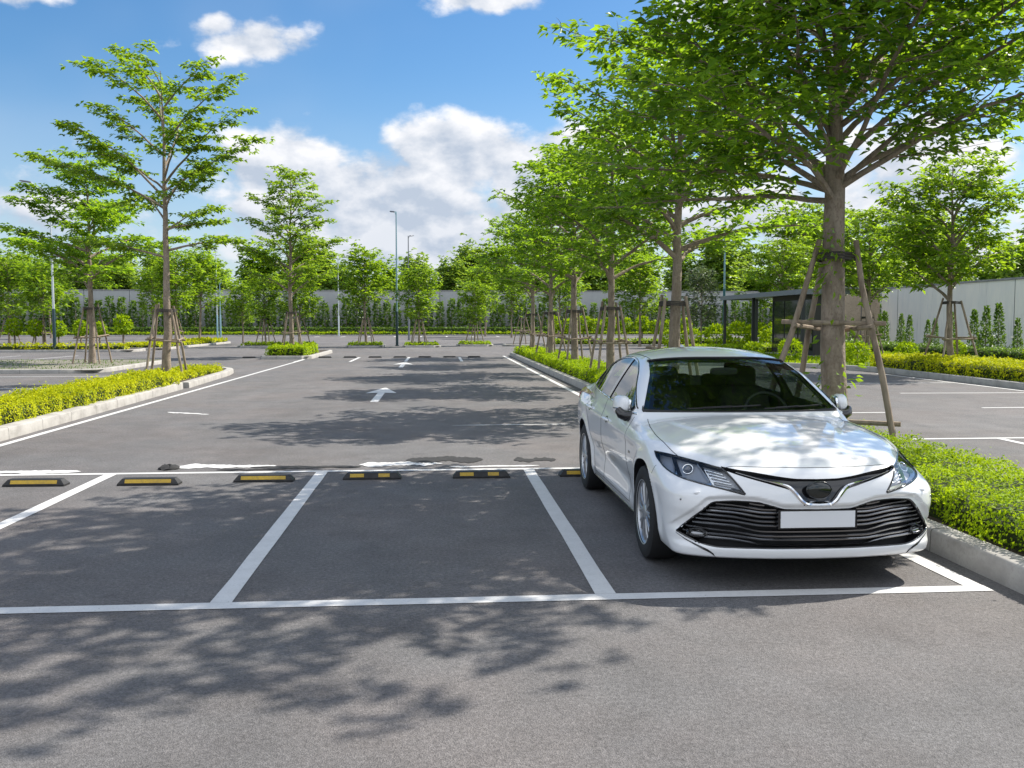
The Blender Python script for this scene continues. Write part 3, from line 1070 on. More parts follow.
hedge('long dark hedge along the foot of the grey back wall', -138, 62, 116.6, 117.6, .85, .13, M_CONE, seed=23, dens=.8)
hedge('thin yellow strip of ground cover behind the far kerb', -138, 62, 115.2, 115.9, .30, .12, M_HEDGE_R, seed=25, dens=.8)
hedge('low hedge under the lollipop shrubs seen between the row trunks', 7.9, 22.0, 64.9, 66.0, .35, .12, M_HEDGE_R, seed=27, dens=.6)
for (cx, cy, lab) in ((-4.9, 64.6, 'grass tuft bed at the foot of the dense rounded far tree'), (-1.1, 64.6, 'grass tuft bed at the foot of the tree beside the central lamp'), (2.6, 66.7, 'grass tuft bed at the foot of the lone far island tree'), (-10.8, 65.1, 'grass tuft bed under the two small trees behind the layered tree')):
    hedge(lab, cx - (1.1 if cx > -10 else 2.3), cx + (1.1 if cx > -10 else 2.3), cy - 1.1, cy + 1.1, .16, .1, M_HEDGE_R, seed=int(abs(cx) * 10), dens=.7, name='ground_cover', cat='ground cover')


# ---- lawn tufts: grass nobody could count
def grass(name, poly, n, zb, mat, hgt, seed):
    r = np.random.default_rng(seed)
    p = np.array(poly)
    lo, hi = p.min(0), p.max(0)
    q = r.uniform(lo, hi, (n, 2))
    inside = np.zeros(n, bool)
    j = len(p) - 1
    for i in range(len(p)):
        c = ((p[i, 1] > q[:, 1]) != (p[j, 1] > q[:, 1])) & (q[:, 0] < (p[j, 0] - p[i, 0]) * (q[:, 1] - p[i, 1]) / (p[j, 1] - p[i, 1] + 1e-9) + p[i, 0])
        inside ^= c
        j = i
    q = q[inside]
    n = len(q)
    P = np.c_[q, np.full(n, zb)]
    D = unit(np.c_[r.normal(0, .45, (n, 2)), np.ones(n)])
    Nn = unit(r.normal(0, 1, (n, 3)))
    Ln = hgt * r.uniform(.6, 1.5, n)
    tint = np.clip(.5 + .3 * np.sin(q[:, 0] * .9) * np.sin(q[:, 1] * .7) + r.normal(0, .2, n), 0, 1)
    V, F, T = leaves(P, D, Nn, Ln, Ln * .45, tint, .1, .1)
    o = obj_mesh(name, raw_mesh(name, V, F, mat, T))
    o['kind'] = 'stuff'
    return o


grass('grass', [(14.8, 10), (23.3, 10), (23.3, 56), (13.5, 56), (12.7, 46.5), (9.6, 39.5), (9.3, 37.5), (12.6, 35.3), (14.4, 33.2), (15.1, 30.5)], 30000, .12, M_HEDGE_R, .10, 31)
grass('grass', [(-27.6, 32.4), (-11.5, 32.4), (-11.5, 40.7), (-27.6, 40.7)], 2200, .10, M_CONE, .06, 33)
grass('grass', [(-27.6, 31.95), (-14.5, 31.95), (-14.5, 32.5), (-27.6, 32.5)], 1500, .10, M_CONE, .12, 34)


# ---- shrubs: prototypes copied in rows
def shrub_mesh(kind, seed):
    r = np.random.default_rng(seed)
    st = MB()
    if kind == 'lollipop':
        n, L_ = 330, .20
        st.tube([(0, 0, 0), (.02, .01, .6), (0, 0, 1.15)], [.07, .06, .05], 7)
        d = unit(r.normal(0, 1, (n, 3)))
        P = d * np.array([.42, .42, .48]) * r.uniform(.55, 1, n)[:, None] ** .5 + np.array([0, 0, 1.42])
    elif kind == 'column':
        n, L_ = 420, .34
        st.tube([(0, 0, 0), (0, 0, 3.6)], [.07, .03], 6)
        z = r.uniform(.15, 4.3, n)
        a = r.uniform(0, 6.28, n)
        rad = (.16 + .26 * np.clip((4.4 - z) / 1.4, 0, 1) * np.clip(.35 + z / 2.2, 0, 1)) * r.uniform(.5, 1.1, n)
        P = np.stack([np.cos(a) * rad, np.sin(a) * rad, z], 1)
        d = unit(np.c_[np.cos(a), np.sin(a), np.full(n, .6)])
    elif kind == 'cypress':
        n, L_ = 700, .13
        st.tube([(0, 0, 0), (0, 0, 1.9)], [.04, .012], 6)
        z = 2.25 * r.uniform(0, 1, n) ** 1.25
        a = r.uniform(0, 6.28, n)
        rad = (.30 * (1 - z / 2.35) ** .75 + .03) * r.uniform(.6, 1.1, n)
        P = np.stack([np.cos(a) * rad, np.sin(a) * rad, z + .03], 1)
        d = unit(np.c_[np.cos(a) * .5, np.sin(a) * .5, np.full(n, 1.0)])
    else:
        n, L_ = 520, .20
        st.tube([(0, 0, 0), (.02, 0, .7)], [.05, .03], 6)
        d = unit(r.normal(0, 1, (n, 3)) + np.array([0, 0, .3]))
        P = d * np.array([.75, .75, .72]) * r.uniform(.4, 1, n)[:, None] ** .5 + np.array([0, 0, .75])
        P[:, 2] = np.maximum(P[:, 2], .05)
    D = unit(d + r.normal(0, .5, (n, 3)))
    Nn = unit(d + r.normal(0, .6, (n, 3)) + np.array([0, 0, .6]))
    Ln = L_ * r.uniform(.7, 1.3, n)
    V, F, T = leaves(P, D, Nn, Ln, Ln * .6, np.clip(r.normal(.5, .27, n), 0, 1))
    mat = {'lollipop': M_HEDGE_R, 'column': M_CONE, 'cypress': M_CONE, 'bush': M_HEDGE_R}[kind]
    return st.mesh('stem', M_BARK, 60), raw_mesh('foliage', V, F, mat, T)


def shrub(meshes, x, y, z, sc, rz, label, group, name):
    root = thing(name, label, 'shrub', (x, y, z), rz, group)
    root.scale = (sc, sc, sc)
    obj_mesh('stem', meshes[0], root)
    obj_mesh('foliage', meshes[1], root)
    return root


sr = np.random.default_rng(77)
LOL = [shrub_mesh('lollipop', 1), shrub_mesh('lollipop', 2)]
COLM = [shrub_mesh('column', 3), shrub_mesh('column', 4)]
CYP = [shrub_mesh('cypress', 5), shrub_mesh('cypress', 6)]
BUSH = [shrub_mesh('bush', 7), shrub_mesh('bush', 8)]
for i, x in enumerate(np.arange(-46, -17.5, 1.25)):
    shrub(LOL[i % 2], x + sr.uniform(-.12, .12), 57.1, .1, sr.uniform(.82, 1.05), sr.uniform(0, 6), 'small lollipop shrub in the row along the far left bed', 'lollipop shrubs along the far left bed', 'lollipop_shrub')
for i, x in enumerate(np.arange(8.2, 18.5, 1.05)):
    shrub(LOL[i % 2], x + sr.uniform(-.1, .1), 66.6, .1, sr.uniform(.88, 1.08), sr.uniform(0, 6), 'small lollipop shrub in the bed seen between the row trunks', 'lollipop shrubs behind the island row', 'lollipop_shrub')
for i, x in enumerate(np.arange(-66, 58, 1.3)):
    shrub(COLM[i % 2], x + sr.uniform(-.2, .2), 118.7, .1, sr.uniform(.85, 1.08), sr.uniform(0, 6), 'columnar shrub standing against the grey back wall', 'columnar shrubs along the back wall', 'columnar_shrub')
for i, y in enumerate(np.arange(33.5, 60, 1.35)):
    shrub(CYP[i % 2], 25.2 + sr.uniform(-.25, .25), y, .13, sr.uniform(.70, 1.08), sr.uniform(0, 6), 'small pointed cypress in the row before the pale wall', 'cypresses before the pale wall', 'cypress')
for i, (x, y, sc) in enumerate(((17.0, 56.5, .95), (18.3, 56.2, 1.05), (19.6, 56.7, 1.0), (20.9, 56.3, 1.1), (22.2, 56.8, 1.0), (15.6, 56.9, .8), (18.2, 50.4, .8), (14.4, 57.2, .75))):
    shrub(BUSH[i % 2], x, y, .13, sc, i, 'rounded bright bush in the bed beside the pavilion', 'bushes beside the pavilion', 'bush')
for i, (x, y, sc) in enumerate(((22.9, 34.5, .5), (22.9, 40, .5), (15.4, 33.5, .55), (14.0, 36.5, .6), (16.0, 36.0, .5), (13.0, 38.0, .5), (17.5, 34.0, .55))):
    shrub(BUSH[(i + 1) % 2], x, y, .13, sc, i, 'low loose bush on the lawn before the cypresses', 'bushes on the right-hand lawn', 'bush')
# ------------------------------------------------------------------ the parked saloon car
# car axes: x across, y from the nose backwards, z up (metres)
def smax(a, b, k):
    h = np.maximum(k - np.abs(a - b), 0) / k
    return np.maximum(a, b) + h * h * k * 0.25


def smin(a, b, k):
    return -smax(-a, -b, k)


def gauss(v, c, s):
    return np.exp(-((v - c) / s) ** 2)


def sstep(v, a, b):
    t = np.clip((v - a) / (b - a), 0, 1)
    return t * t * (3 - 2 * t)


TOP = pchip([-.2, 0, .1, .25, .5, .9, 1.25, 1.45, 1.8, 2.6, 3.5, 4.0, 4.3, 4.65, 4.8, 5.0],
            [.755, .777, .800, .831, .874, .930, .968, .988, .99, 1.00, 1.03, 1.065, 1.08, 1.09, 1.082, 1.05])
PLAN = pchip([0, .2, .4, .55, .68, .78, .85, .90, .935, 1.2], [0, .008, .032, .062, .105, .16, .235, .36, .70, 2.6])
NOSE = pchip([.10, .19, .215, .26, .30, .45, .52, .60, .68, .74, .80, .9], [.30, .075, .028, .018, .035, .02, 0, .008, .03, .065, .14, .40])
WIDE = pchip([.10, .17, .21, .27, .40, .55, .68, .78, .86, .95, 1.05, 1.6], [.75, .845, .873, .888, .904, .918, .930, .929, .916, .886, .85, .70])
TAPER = pchip([-.2, 0, .6, 1.0, 1.6, 2.4, 3.2, 3.8, 4.3, 4.6, 4.95], [.05, .03, .006, 0, .014, .013, .008, 0, .028, .065, .13])
TAIL = pchip([.1, .2, .5, .8, 1.0, 1.1, 1.3], [.16, .12, 0, .02, .055, .11, .3])
ROOF = pchip([-.5, .9, 1.25, 1.42, 1.7, 2.0, 2.22, 2.45, 2.8, 3.1, 3.4, 3.7, 4.0, 4.2, 4.4, 4.7, 5.4],
             [.2, .70, .89, .995, 1.158, 1.320, 1.411, 1.455, 1.476, 1.466, 1.425, 1.345, 1.215, 1.118, 1.03, .85, .4])
SIDE = pchip([.80, .93, 1.0, 1.1, 1.2, 1.3, 1.40, 1.48, 1.6], [.90, .882, .858, .803, .742, .675, .600, .535, .40])
ZU = pchip([0, .2, .29, .38, .5, .637, .72, .80, .845, .95], [.522, .524, .546, .568, .574, .564, .492, .405, .352, .30])
ZL = pchip([0, .6, .70, .78, .845, .95], [.274, .274, .287, .315, .346, .40])
AXLE_F, AXLE_R, WHEEL_Z, WHEEL_R = .94, 3.77, .335, .337


def car_f(P):
    x, y, z = np.abs(P[..., 0]), P[..., 1], P[..., 2]
    # bonnet and boot lid
    crease = .62 - .36 * sstep(-y, -1.4, -.1)
    rearw = sstep(y, 3.2, 4.1)
    top = TOP(y) - (.066 + .055 * rearw) * (x / .8) ** (2.4 + .8 * rearw)
    top = top + .011 * sstep(crease - x, -.035, .035) * sstep(-y, -1.45, -1.2) + .008 * gauss(x, .80, .10) * sstep(-y, -1.5, -1.2)
    f_top = z - top
    # flanks
    w = WIDE(z) - TAPER(y)
    doors = sstep(y, 1.25, 1.75) * sstep(-y, -3.55, -3.15)
    zc = .44 + .035 * (y - 1.5)
    w = w - .024 * gauss(z, zc, .085) * doors
    w = w + .010 * gauss(z, .295, .05) * doors
    w = w + .009 * gauss(z, .80 + .022 * (y - 1.0), .035) * sstep(y, .9, 1.5) * sstep(-y, -4.6, -4.2)
    for ax in (AXLE_F, AXLE_R):
        r = np.hypot(y - ax, z - WHEEL_Z)
        w = w + .012 * gauss(r, .40, .04) * sstep(z, .2, .3)
    f_side = x - w
    f_front = (PLAN(x) + NOSE(z) + .34 * sstep(x, .48, .90) * sstep(z, .59, .80) - y) * .85
    gm = sstep(ZU(x * .955) + .040 - z, 0, .034) * sstep(z, .33, .40) * sstep(.905 - x, 0, .045)
    f_front = f_front + .020 * gm * sstep(-y, -.9, -.7)
    f_tail = (y - (4.885 - .13 * (x / .9) ** 3 - TAIL(z))) * .9
    f_bot = .185 + .05 * sstep(y, 4.3, 4.9) - z
    b = smax(f_top, f_side, .055)
    b = smax(b, f_front, .05)
    b = smax(b, f_tail, .05)
    b = smax(b, f_bot, .03)
    # cabin
    yy = np.where(y < 2.6, y - .27 * x ** 2 * sstep(-y, -2.7, -2.1), y + .22 * x ** 2 * sstep(y, 3.0, 3.5))
    g_top = (z - (ROOF(yy) - .055 * (x / .55) ** 2 * sstep(z, 1.25, 1.42))) * .92
    g_side = (x - (SIDE(z) - .02 * sstep(-y, -2.2, -1.4) - .075 * sstep(y, 3.2, 4.3))) * .85
    c = smax(g_top, g_side, .07)
    c = smax(c, .70 - z, .02)
    return smin(b, c, .028)


def car_grad(P, e=2e-3):
    P = np.asarray(P, float)
    g = np.stack([car_f(P + d) - car_f(P - d) for d in np.eye(3) * e], -1)
    return g / (np.linalg.norm(g, axis=-1, keepdims=True) + 1e-12)


def bisect(a, b, f=car_f, n=40):
    """point on f=0 between a (outside) and b (inside)"""
    a, b = np.array(a, float), np.array(b, float)
    for _ in range(n):
        m = (a + b) * .5
        o = f(m) > 0
        a[o] = m[o]
        b[~o] = m[~o]
    return (a + b) * .5


def march(a, b, f=car_f, steps=60):
    """first crossing from outside a towards b"""
    a, b = np.array(a, float), np.array(b, float)
    res_a, res_b = a.copy(), b.copy()
    done = np.zeros(a.shape[:-1], bool)
    prev = a
    for i in range(1, steps + 1):
        q = a + (b - a) * (i / steps)
        hit = (f(q) <= 0) & ~done
        res_a[hit] = prev[hit]
        res_b[hit] = q[hit]
        done |= hit
        prev = q
    return bisect(res_a, res_b, f, 24)


def on_front(x, z, y0=-.3, y1=2.7):
    x, z = np.broadcast_arrays(np.asarray(x, float), np.asarray(z, float))
    return march(np.stack([x, np.full_like(x, y0), z], -1), np.stack([x, np.full_like(x, y1), z], -1))


def on_rear(x, z):
    x, z = np.broadcast_arrays(np.asarray(x, float), np.asarray(z, float))
    return march(np.stack([x, np.full_like(x, 5.2), z], -1), np.stack([x, np.full_like(x, 2.6), z], -1))


def on_side(y, z, s=1):
    y, z = np.broadcast_arrays(np.asarray(y, float), np.asarray(z, float))
    return march(np.stack([np.full_like(y, 1.3 * s), y, z], -1), np.stack([np.full_like(y, .2 * s), y, z], -1))


def on_top(x, y):
    x, y = np.broadcast_arrays(np.asarray(x, float), np.asarray(y, float))
    return march(np.stack([x, y, np.full_like(x, 1.8)], -1), np.stack([x, y, np.full_like(x, .4)], -1))


def resample(pts, n):
    pts = np.asarray(pts, float)
    d = np.r_[0, np.cumsum(np.linalg.norm(np.diff(pts, axis=0), axis=1))]
    t = np.linspace(0, d[-1], n)
    return np.stack([np.interp(t, d, pts[:, k]) for k in range(pts.shape[1])], 1)


def smooth_curve(pts, n):
    pts = np.asarray(pts, float)
    d = np.r_[0, np.cumsum(np.linalg.norm(np.diff(pts, axis=0), axis=1))]
    t = np.linspace(0, d[-1], n)
    return np.stack([pchip(d, pts[:, k])(t) for k in range(pts.shape[1])], 1)


def lerp_grid(U, Lw, m):
    t = np.linspace(0, 1, m)[:, None, None]
    return U[None] * (1 - t) + Lw[None] * t


def shell(G, out, inn):
    """closed solid: surface grid G (n,m,3) thickened along the body normals"""
    nr = car_grad(G)
    mb = MB()
    mb.grid(G + nr * out)
    mb.grid(G - nr * inn, flip=True)
    n, m = G.shape[:2]
    o = n * m
    rim = [i * m for i in range(n)] + [(n - 1) * m + j for j in range(1, m)] + [i * m + m - 1 for i in range(n - 2, -1, -1)] + [j for j in range(m - 2, 0, -1)]
    for k in range(len(rim)):
        a, b = rim[k], rim[(k + 1) % len(rim)]
        mb.f.append([a, b, b + o, a + o])
        mb.m.append(0)
    return mb


def solid_obj(mb):
    me = mb.mesh('cutter', [])
    bm = bmesh.new()
    bm.from_mesh(me)
    bmesh.ops.remove_doubles(bm, verts=bm.verts, dist=1e-6)
    bmesh.ops.recalc_face_normals(bm, faces=bm.faces)
    if bm.calc_volume(signed=True) < 0:
        bmesh.ops.reverse_faces(bm, faces=bm.faces)
    bm.to_mesh(me)
    bm.free()
    o = bpy.data.objects.new('cutter', me)
    COL.objects.link(o)
    return o


def ray_box(nx, ny, nz, lo, hi, f, spine, topf=None):
    """closed quad mesh of f=0, rays from a spine through a subdivided box"""
    idx = {}
    verts = []
    faces = []

    def vid(i, j, k):
        key = (i, j, k)
        if key not in idx:
            idx[key] = len(verts)
            verts.append(key)
        return idx[key]
    for i in range(nx):
        for j in range(ny):
            for k, fl in ((0, True), (nz, False)):
                q = [vid(i, j, k), vid(i + 1, j, k), vid(i + 1, j + 1, k), vid(i, j + 1, k)]
                faces.append(q[::-1] if fl else q)
    for i in range(nx):
        for k in range(nz):
            for j, fl in ((0, False), (ny, True)):
                q = [vid(i, j, k), vid(i + 1, j, k), vid(i + 1, j, k + 1), vid(i, j, k + 1)]
                faces.append(q[::-1] if fl else q)
    for j in range(ny):
        for k in range(nz):
            for i, fl in ((0, True), (nx, False)):
                q = [vid(i, j, k), vid(i, j + 1, k), vid(i, j + 1, k + 1), vid(i, j, k + 1)]
                faces.append(q[::-1] if fl else q)
    V = np.array(verts, float) / np.array([nx, ny, nz])
    x = lo[0] + (hi[0] - lo[0]) * V[:, 0]
    y = lo[1] + (hi[1] - lo[1]) * V[:, 1]
    zt = topf(y) if topf is not None else np.full_like(y, hi[2])
    z = lo[2] + (zt - lo[2]) * V[:, 2]
    P = np.stack([x, y, z], 1)
    Q = np.stack([x * 0.0, np.clip(y, spine[0], spine[1]), np.full_like(z, spine[2])], 1)
    Pout = Q + (P - Q) * 1.6
    S = bisect(Pout, Q, f, 44)
    mb = MB()
    mb.add(S, faces)
    return mb


def superell(c, r, e=(.5, .5), nu=24, nv=14, rot=None):
    u = np.linspace(-math.pi, math.pi, nu, endpoint=False)
    v = np.linspace(-math.pi / 2, math.pi / 2, nv)

    def p(w, k):
        return np.sign(w) * np.abs(w) ** k
    uu, vv = np.meshgrid(u, v, indexing='ij')
    P = np.stack([p(np.cos(vv), e[0]) * p(np.cos(uu), e[1]), p(np.cos(vv), e[0]) * p(np.sin(uu), e[1]), p(np.sin(vv), e[0])], -1) * np.array(r)
    if rot is not None:
        P = P @ np.array(rot).T
    P = P + np.array(c)
    n, m = P.shape[:2]
    fs = []
    for i in range(n):
        for j in range(m - 1):
            i2 = (i + 1) % n
            fs.append((i * m + j, i2 * m + j, i2 * m + j + 1, i * m + j + 1))
    return P.reshape(-1, 3), fs


def rotm(ax, deg):
    return np.array(Matrix.Rotation(math.radians(deg), 3, ax))


def build_car():
    wellm = principled('lamp_well_grey', (.36, .365, .375), rough=.42, metallic=.5)
    root_yaw = math.radians(-.3)
    paint = principled('pearl_white_paint', (.72, .73, .74), rough=.30, coat=1.0, coat_rough=.02, spec=.5,
                       var=[(600, (.66, .67, .685), .5, .8, (1, 1, 1))])
    black = principled('car_dark_lining', (.008, .008, .009), rough=.7)
    rubber = principled('car_rubber', (.012, .012, .013), rough=.55)
    gloss = principled('gloss_black_trim', (.008, .008, .009), rough=.12, coat=.6)
    chrome = principled('chrome', (.82, .83, .84), rough=.10, metallic=1.0)
    satin = principled('smoked_chrome', (.30, .305, .315), rough=.24, metallic=1.0)
    alloy = principled('alloy_rim', (.50, .51, .53), rough=.36, metallic=.85)
    tyrem = principled('tyre_rubber', (.014, .014, .015), rough=.75, bump=(90, .2, .002))
    lens = glass('headlight_lens', (.93, .95, .97), refl=.8, ior=1.45)
    wind = glass('windscreen_glass', (.62, .72, .66), refl=.9, ior=1.58)
    sideg = glass('side_window_glass', (.22, .26, .25), refl=1.0)
    seatm = principled('seat_fabric', (.018, .017, .016), rough=.8)
    platem = principled('plate_white', (.66, .67, .69), rough=.45)
    redl = principled('tail_lamp_red', (.25, .008, .008), rough=.15, coat=.6)

    root = thing('parked_car', 'white four-door saloon car parked with its nose towards the front stall line', 'car', (2.378, 5.66, 0), root_yaw)

    # ---- closed body solid, then cut the openings
    def topf(y):
        return np.maximum(TOP(y), np.where((y > 1.4) & (y < 4.3), ROOF(y), 0)) + .06
    body = solid_obj(ray_box(92, 240, 56, (-.97, -.06, .14), (.97, 4.93, 1.5), car_f, (.75, 4.1, .55), topf))

    def cab_f(P):
        x, y, z = np.abs(P[..., 0]), P[..., 1], P[..., 2]
        yy = np.where(y < 2.6, y - .27 * x ** 2 * sstep(-y, -2.7, -2.1), y + .22 * x ** 2 * sstep(y, 3.0, 3.5))
        g = smax((z - ROOF(yy) + .05 + .055 * (x / .55) ** 2 * sstep(z, 1.25, 1.42)), x - np.minimum(SIDE(z) - .05 - .075 * sstep(y, 3.2, 4.3), .76), .06)
        g = smax(g, .42 - z, .02)
        g = smax(g, 1.42 - y, .02)
        return smax(g, y - 4.05, .02)
    cutters = [solid_obj(ray_box(24, 60, 18, (-.85, 1.3, .35), (.85, 4.15, 1.5), cab_f, (2.2, 3.2, .8)))]

    n_ws = 41
    tt = np.linspace(-1, 1, n_ws)
    ws_u = on_front(  .585 * tt, 1.398 - .030 * np.abs(tt) ** 3, .8)
    ws_l = on_front(.785 * tt, 1.004 - .006 * np.abs(tt) ** 3, .8)

    def ws_grid(m, inset=0.0, mu=1.0):
        s = np.linspace(inset, 1 - inset, m)[:, None]
        X = (.585 + (.785 - .585) * s) * tt[None] * mu
        Z = (1.398 - .030 * np.abs(tt[None]) ** 3) * (1 - s) + (1.004 - .006 * np.abs(tt[None]) ** 3) * s
        return on_front(X, Z, .8)
    cutters.append(solid_obj(shell(ws_grid(15), .05, .13)))

    def rear_grid(m):
        s = np.linspace(0, 1, m)[:, None]
        X = (.50 + .12 * s) * tt[None]
        Z = 1.345 * (1 - s) + 1.135 * s - .02 * np.abs(tt[None]) ** 3 * (1 - s)
        return on_rear(X, Z)
    cutters.append(solid_obj(shell(rear_grid(13), .05, .13)))

    up = smooth_curve([(1.66, 1.005), (1.95, 1.145), (2.25, 1.282), (2.55, 1.352), (2.85, 1.372), (3.15, 1.358), (3.45, 1.305), (3.72, 1.215), (3.93, 1.108)], 80)

    def side_band(y0, y1, m, s, drop=0.0, n=22):
        ys = np.linspace(y0, y1, n)
        zu = np.interp(ys, up[:, 0], up[:, 1]) - drop
        zl = .988 + .034 * (ys - 1.66)
        zl = np.minimum(zl, zu - .004)
        t = np.linspace(0, 1, m)[:, None]
        return on_side(np.broadcast_to(ys[None], (m, n)), zu[None] * (1 - t) + zl[None] * t, s)
    panes = [(1.68, 2.70), (2.79, 3.58), (3.63, 3.91)]
    for s in (-1, 1):
        for (y0, y1) in panes:
            cutters.append(solid_obj(shell(side_band(y0, y1, 9, s), .05, .12)))

    # lower grille opening
    zu_f = pchip([0, .2, .29, .38, .5, .637, .72, .80, .845], [.522, .524, .546, .568, .574, .564, .492, .405, .352])
    zl_f = pchip([0, .6, .70, .78, .845], [.274, .274, .287, .315, .346])
    gx = np.concatenate([-np.linspace(.845, 0, 45), np.linspace(0, .845, 45)[1:]])

    def grille_grid(m, g=0.0):
        t = np.linspace(0, 1, m)[:, None]
        k = 1 - g
        zu, zl = zu_f(np.abs(gx)), zl_f(np.abs(gx))
        return on_front(np.broadcast_to(gx[None] * k, (m, len(gx))), zu[None] * (1 - t) + zl[None] * t)
    cutters.append(solid_obj(shell(grille_grid(9), .06, .10)))
    # upper grille opening
    vu_f = pchip([0, .12, .2, .40, .57], [.712, .714, .722, .752, .774])
    vl_f = pchip([0, .075, .10, .17, .27, .44, .57], [.548, .550, .562, .640, .672, .718, .757])
    vx = np.concatenate([-np.linspace(.57, 0, 41), np.linspace(0, .57, 41)[1:]])

    def v_grid(m):
        t = np.linspace(0, 1, m)[:, None]
        zu, zl = vu_f(np.abs(vx)), vl_f(np.abs(vx))
        return on_front(np.broadcast_to(vx[None], (m, len(vx))), zu[None] * (1 - t) + zl[None] * t)
    cutters.append(solid_obj(shell(v_grid(7), .06, .035)))
    # headlights
    HU = smooth_curve([(.876, .800), (.83, .799), (.75, .791), (.67, .780), (.565, .762)], 28)
    HL = smooth_curve([(.878, .768), (.862, .722), (.81, .688), (.71, .667), (.59, .647), (.455, .616)], 28)

    def head_grid(s, m, a=0.0, b=1.0, c=0.0, d=1.0):
        G = lerp_grid(resample(HU, 101), resample(HL, 101), 101)
        ii = np.linspace(a, b, m) * 100
        jj = np.linspace(c, d, 24) * 100
        G = G[np.round(ii).astype(int)][:, np.round(jj).astype(int)]
        return on_front(G[..., 0] * s, G[..., 1])
    for s in (-1, 1):
        cutters.append(solid_obj(shell(head_grid(s, 9), .05, .05)))
    # wheel arches
    for ax in (AXLE_F, AXLE_R):
        for s in (-1, 1):
            mb = MB()
            mb.lathe([(.374, .60 * s), (.374, 1.05 * s)], 64, 'x', (0, ax, WHEEL_Z + .012))
            cutters.append(solid_obj(mb))
    # air slots at the bumper's lower corners are left closed; they are dark trim below
    for c in cutters:
        md = body.modifiers.new('cut', 'BOOLEAN')
        md.operation = 'DIFFERENCE'
        md.solver = 'MANIFOLD'
        md.object = c
    dg = bpy.context.evaluated_depsgraph_get()
    cut = bpy.data.meshes.new_from_object(body.evaluated_get(dg))
    bpy.data.objects.remove(body)
    for c in cutters:
        bpy.data.objects.remove(c)
    nv = len(cut.vertices)
    V = np.empty(nv * 3)
    cut.vertices.foreach_get('co', V)
    V = V.reshape(-1, 3)
    onsurf = np.abs(car_f(V)) < 1.5e-3
    Nrm = car_grad(V)
    groups = {}
    for p in cut.polygons:
        vi = list(p.vertices)
        c = np.mean(V[vi], 0)
        skin = all(onsurf[i] for i in vi)
        if skin and abs(p.normal.dot(Vector(np.mean(Nrm[vi], 0)))) < .5:
            skin = False
        if skin and c[2] < .20 and p.normal.z < -.6:
            skin = False
        x, y, z = abs(c[0]), c[1], c[2]
        if not skin:
            g = 'lining'
        elif y < 1.50 and y > .105 + .27 * x * x + .25 * sstep(x, .55, .8) and x < np.interp(y, [.1, .50, .62, .78, .98, 1.22, 1.5], [.6, .755, .785, .804, .812, .80, .765]) and z > .70 and c[2] > .76 and p.normal.z > .3:
            g = 'bonnet'
        elif y < .64 - .1 * (z > .66) and z < .80:
            g = 'bumper'
        elif x > .6 and 1.62 < y < 2.74 and .285 < z < 1.0 + .034 * (y - 1.66):
            g = 'front_door'
        elif x > .6 and 2.74 <= y < 3.62 and .285 < z < 1.0 + .034 * (y - 1.66) and math.hypot(y - AXLE_R, z - WHEEL_Z) > .46:
            g = 'rear_door'
        else:
            g = 'body'
        if g.endswith('door'):
            g = (g, c[0] > 0)
        groups.setdefault(g, []).append(vi)
    made = {}
    for g, polys in groups.items():
        if g == 'lining':
            continue
        use = sorted({i for vi in polys for i in vi})
        mp = {i: k for k, i in enumerate(use)}
        mb = MB()
        mb.add(V[use], [[mp[i] for i in vi] for vi in polys], 0)
        sk = len(mb.f)
        if g == 'body':
            lin = groups['lining']
            lu = sorted({i for vi in lin for i in vi})
            lm = {i: k for k, i in enumerate(lu)}
            mb.add(V[lu], [[lm[i] for i in vi] for vi in lin], 1)
        nm = g if isinstance(g, str) else 'door'
        me = mb.mesh(nm, [paint, black] if g == 'body' else [paint])
        me.polygons.foreach_set('use_smooth', [i < sk for i in range(len(mb.f))])
        nn = np.zeros((mb.n, 3))
        nn[:len(use)] = Nrm[use]
        if g != 'body':
            me.normals_split_custom_set_from_vertices(nn.tolist())
        else:
            ln = np.zeros((len(me.loops), 3))
            li = np.empty(len(me.loops), int)
            me.loops.foreach_get('vertex_index', li)
            ln[:] = nn[li]
            me.normals_split_custom_set(ln.tolist())
        o = obj_mesh(nm, me, root)
        made[g] = o
    bpy.data.meshes.remove(cut)
    bod = made['body']

    def seam(pts, r=.0028, parent=root, mat=rubber, name='panel_gap'):
        mb = MB()
        mb.tube(np.asarray(pts), r, 6)
        return mb.build(name, mat, parent, 60)

    # ---- panel gaps in one mesh on the body
    gap = MB()

    def addgap(P, r=.003):
        gap.tube(P - car_grad(P) * r * .35, r, 6)
    xs = np.linspace(-.58, .58, 50)
    addgap(on_top(xs, .105 + .27 * xs ** 2))
    for s in (-1, 1):
        c = smooth_curve([(.755, .50), (.785, .62), (.804, .78), (.812, .98), (.80, 1.22), (.765, 1.5)], 50)
        addgap(on_top(c[:, 0] * s, c[:, 1]))
        c = smooth_curve([(1.60, .955), (1.62, .80), (1.60, .55), (1.58, .40), (1.60, .285)], 40)
        addgap(on_side(c[:, 0], c[:, 1], s))
        c = smooth_curve([(2.745, 1.02), (2.755, .7), (2.74, .285)], 40)
        addgap(on_side(c[:, 0], c[:, 1], s))
        c = smooth_curve([(3.70, 1.06), (3.66, .90), (3.50, .76), (3.36, .60), (3.27, .43), (3.20, .285)], 40)
        addgap(on_side(c[:, 0], c[:, 1], s))
        c = np.stack([np.linspace(1.60, 3.20, 40), np.full(40, .285)], 1)
        addgap(on_side(c[:, 0], c[:, 1], s))
        c = smooth_curve([(.63, .722), (.645, .70), (.665, .66)], 12)
        addgap(on_side(c[:, 0], c[:, 1], s), .0022)
    gap.build('panel_gap', rubber, root, 60)

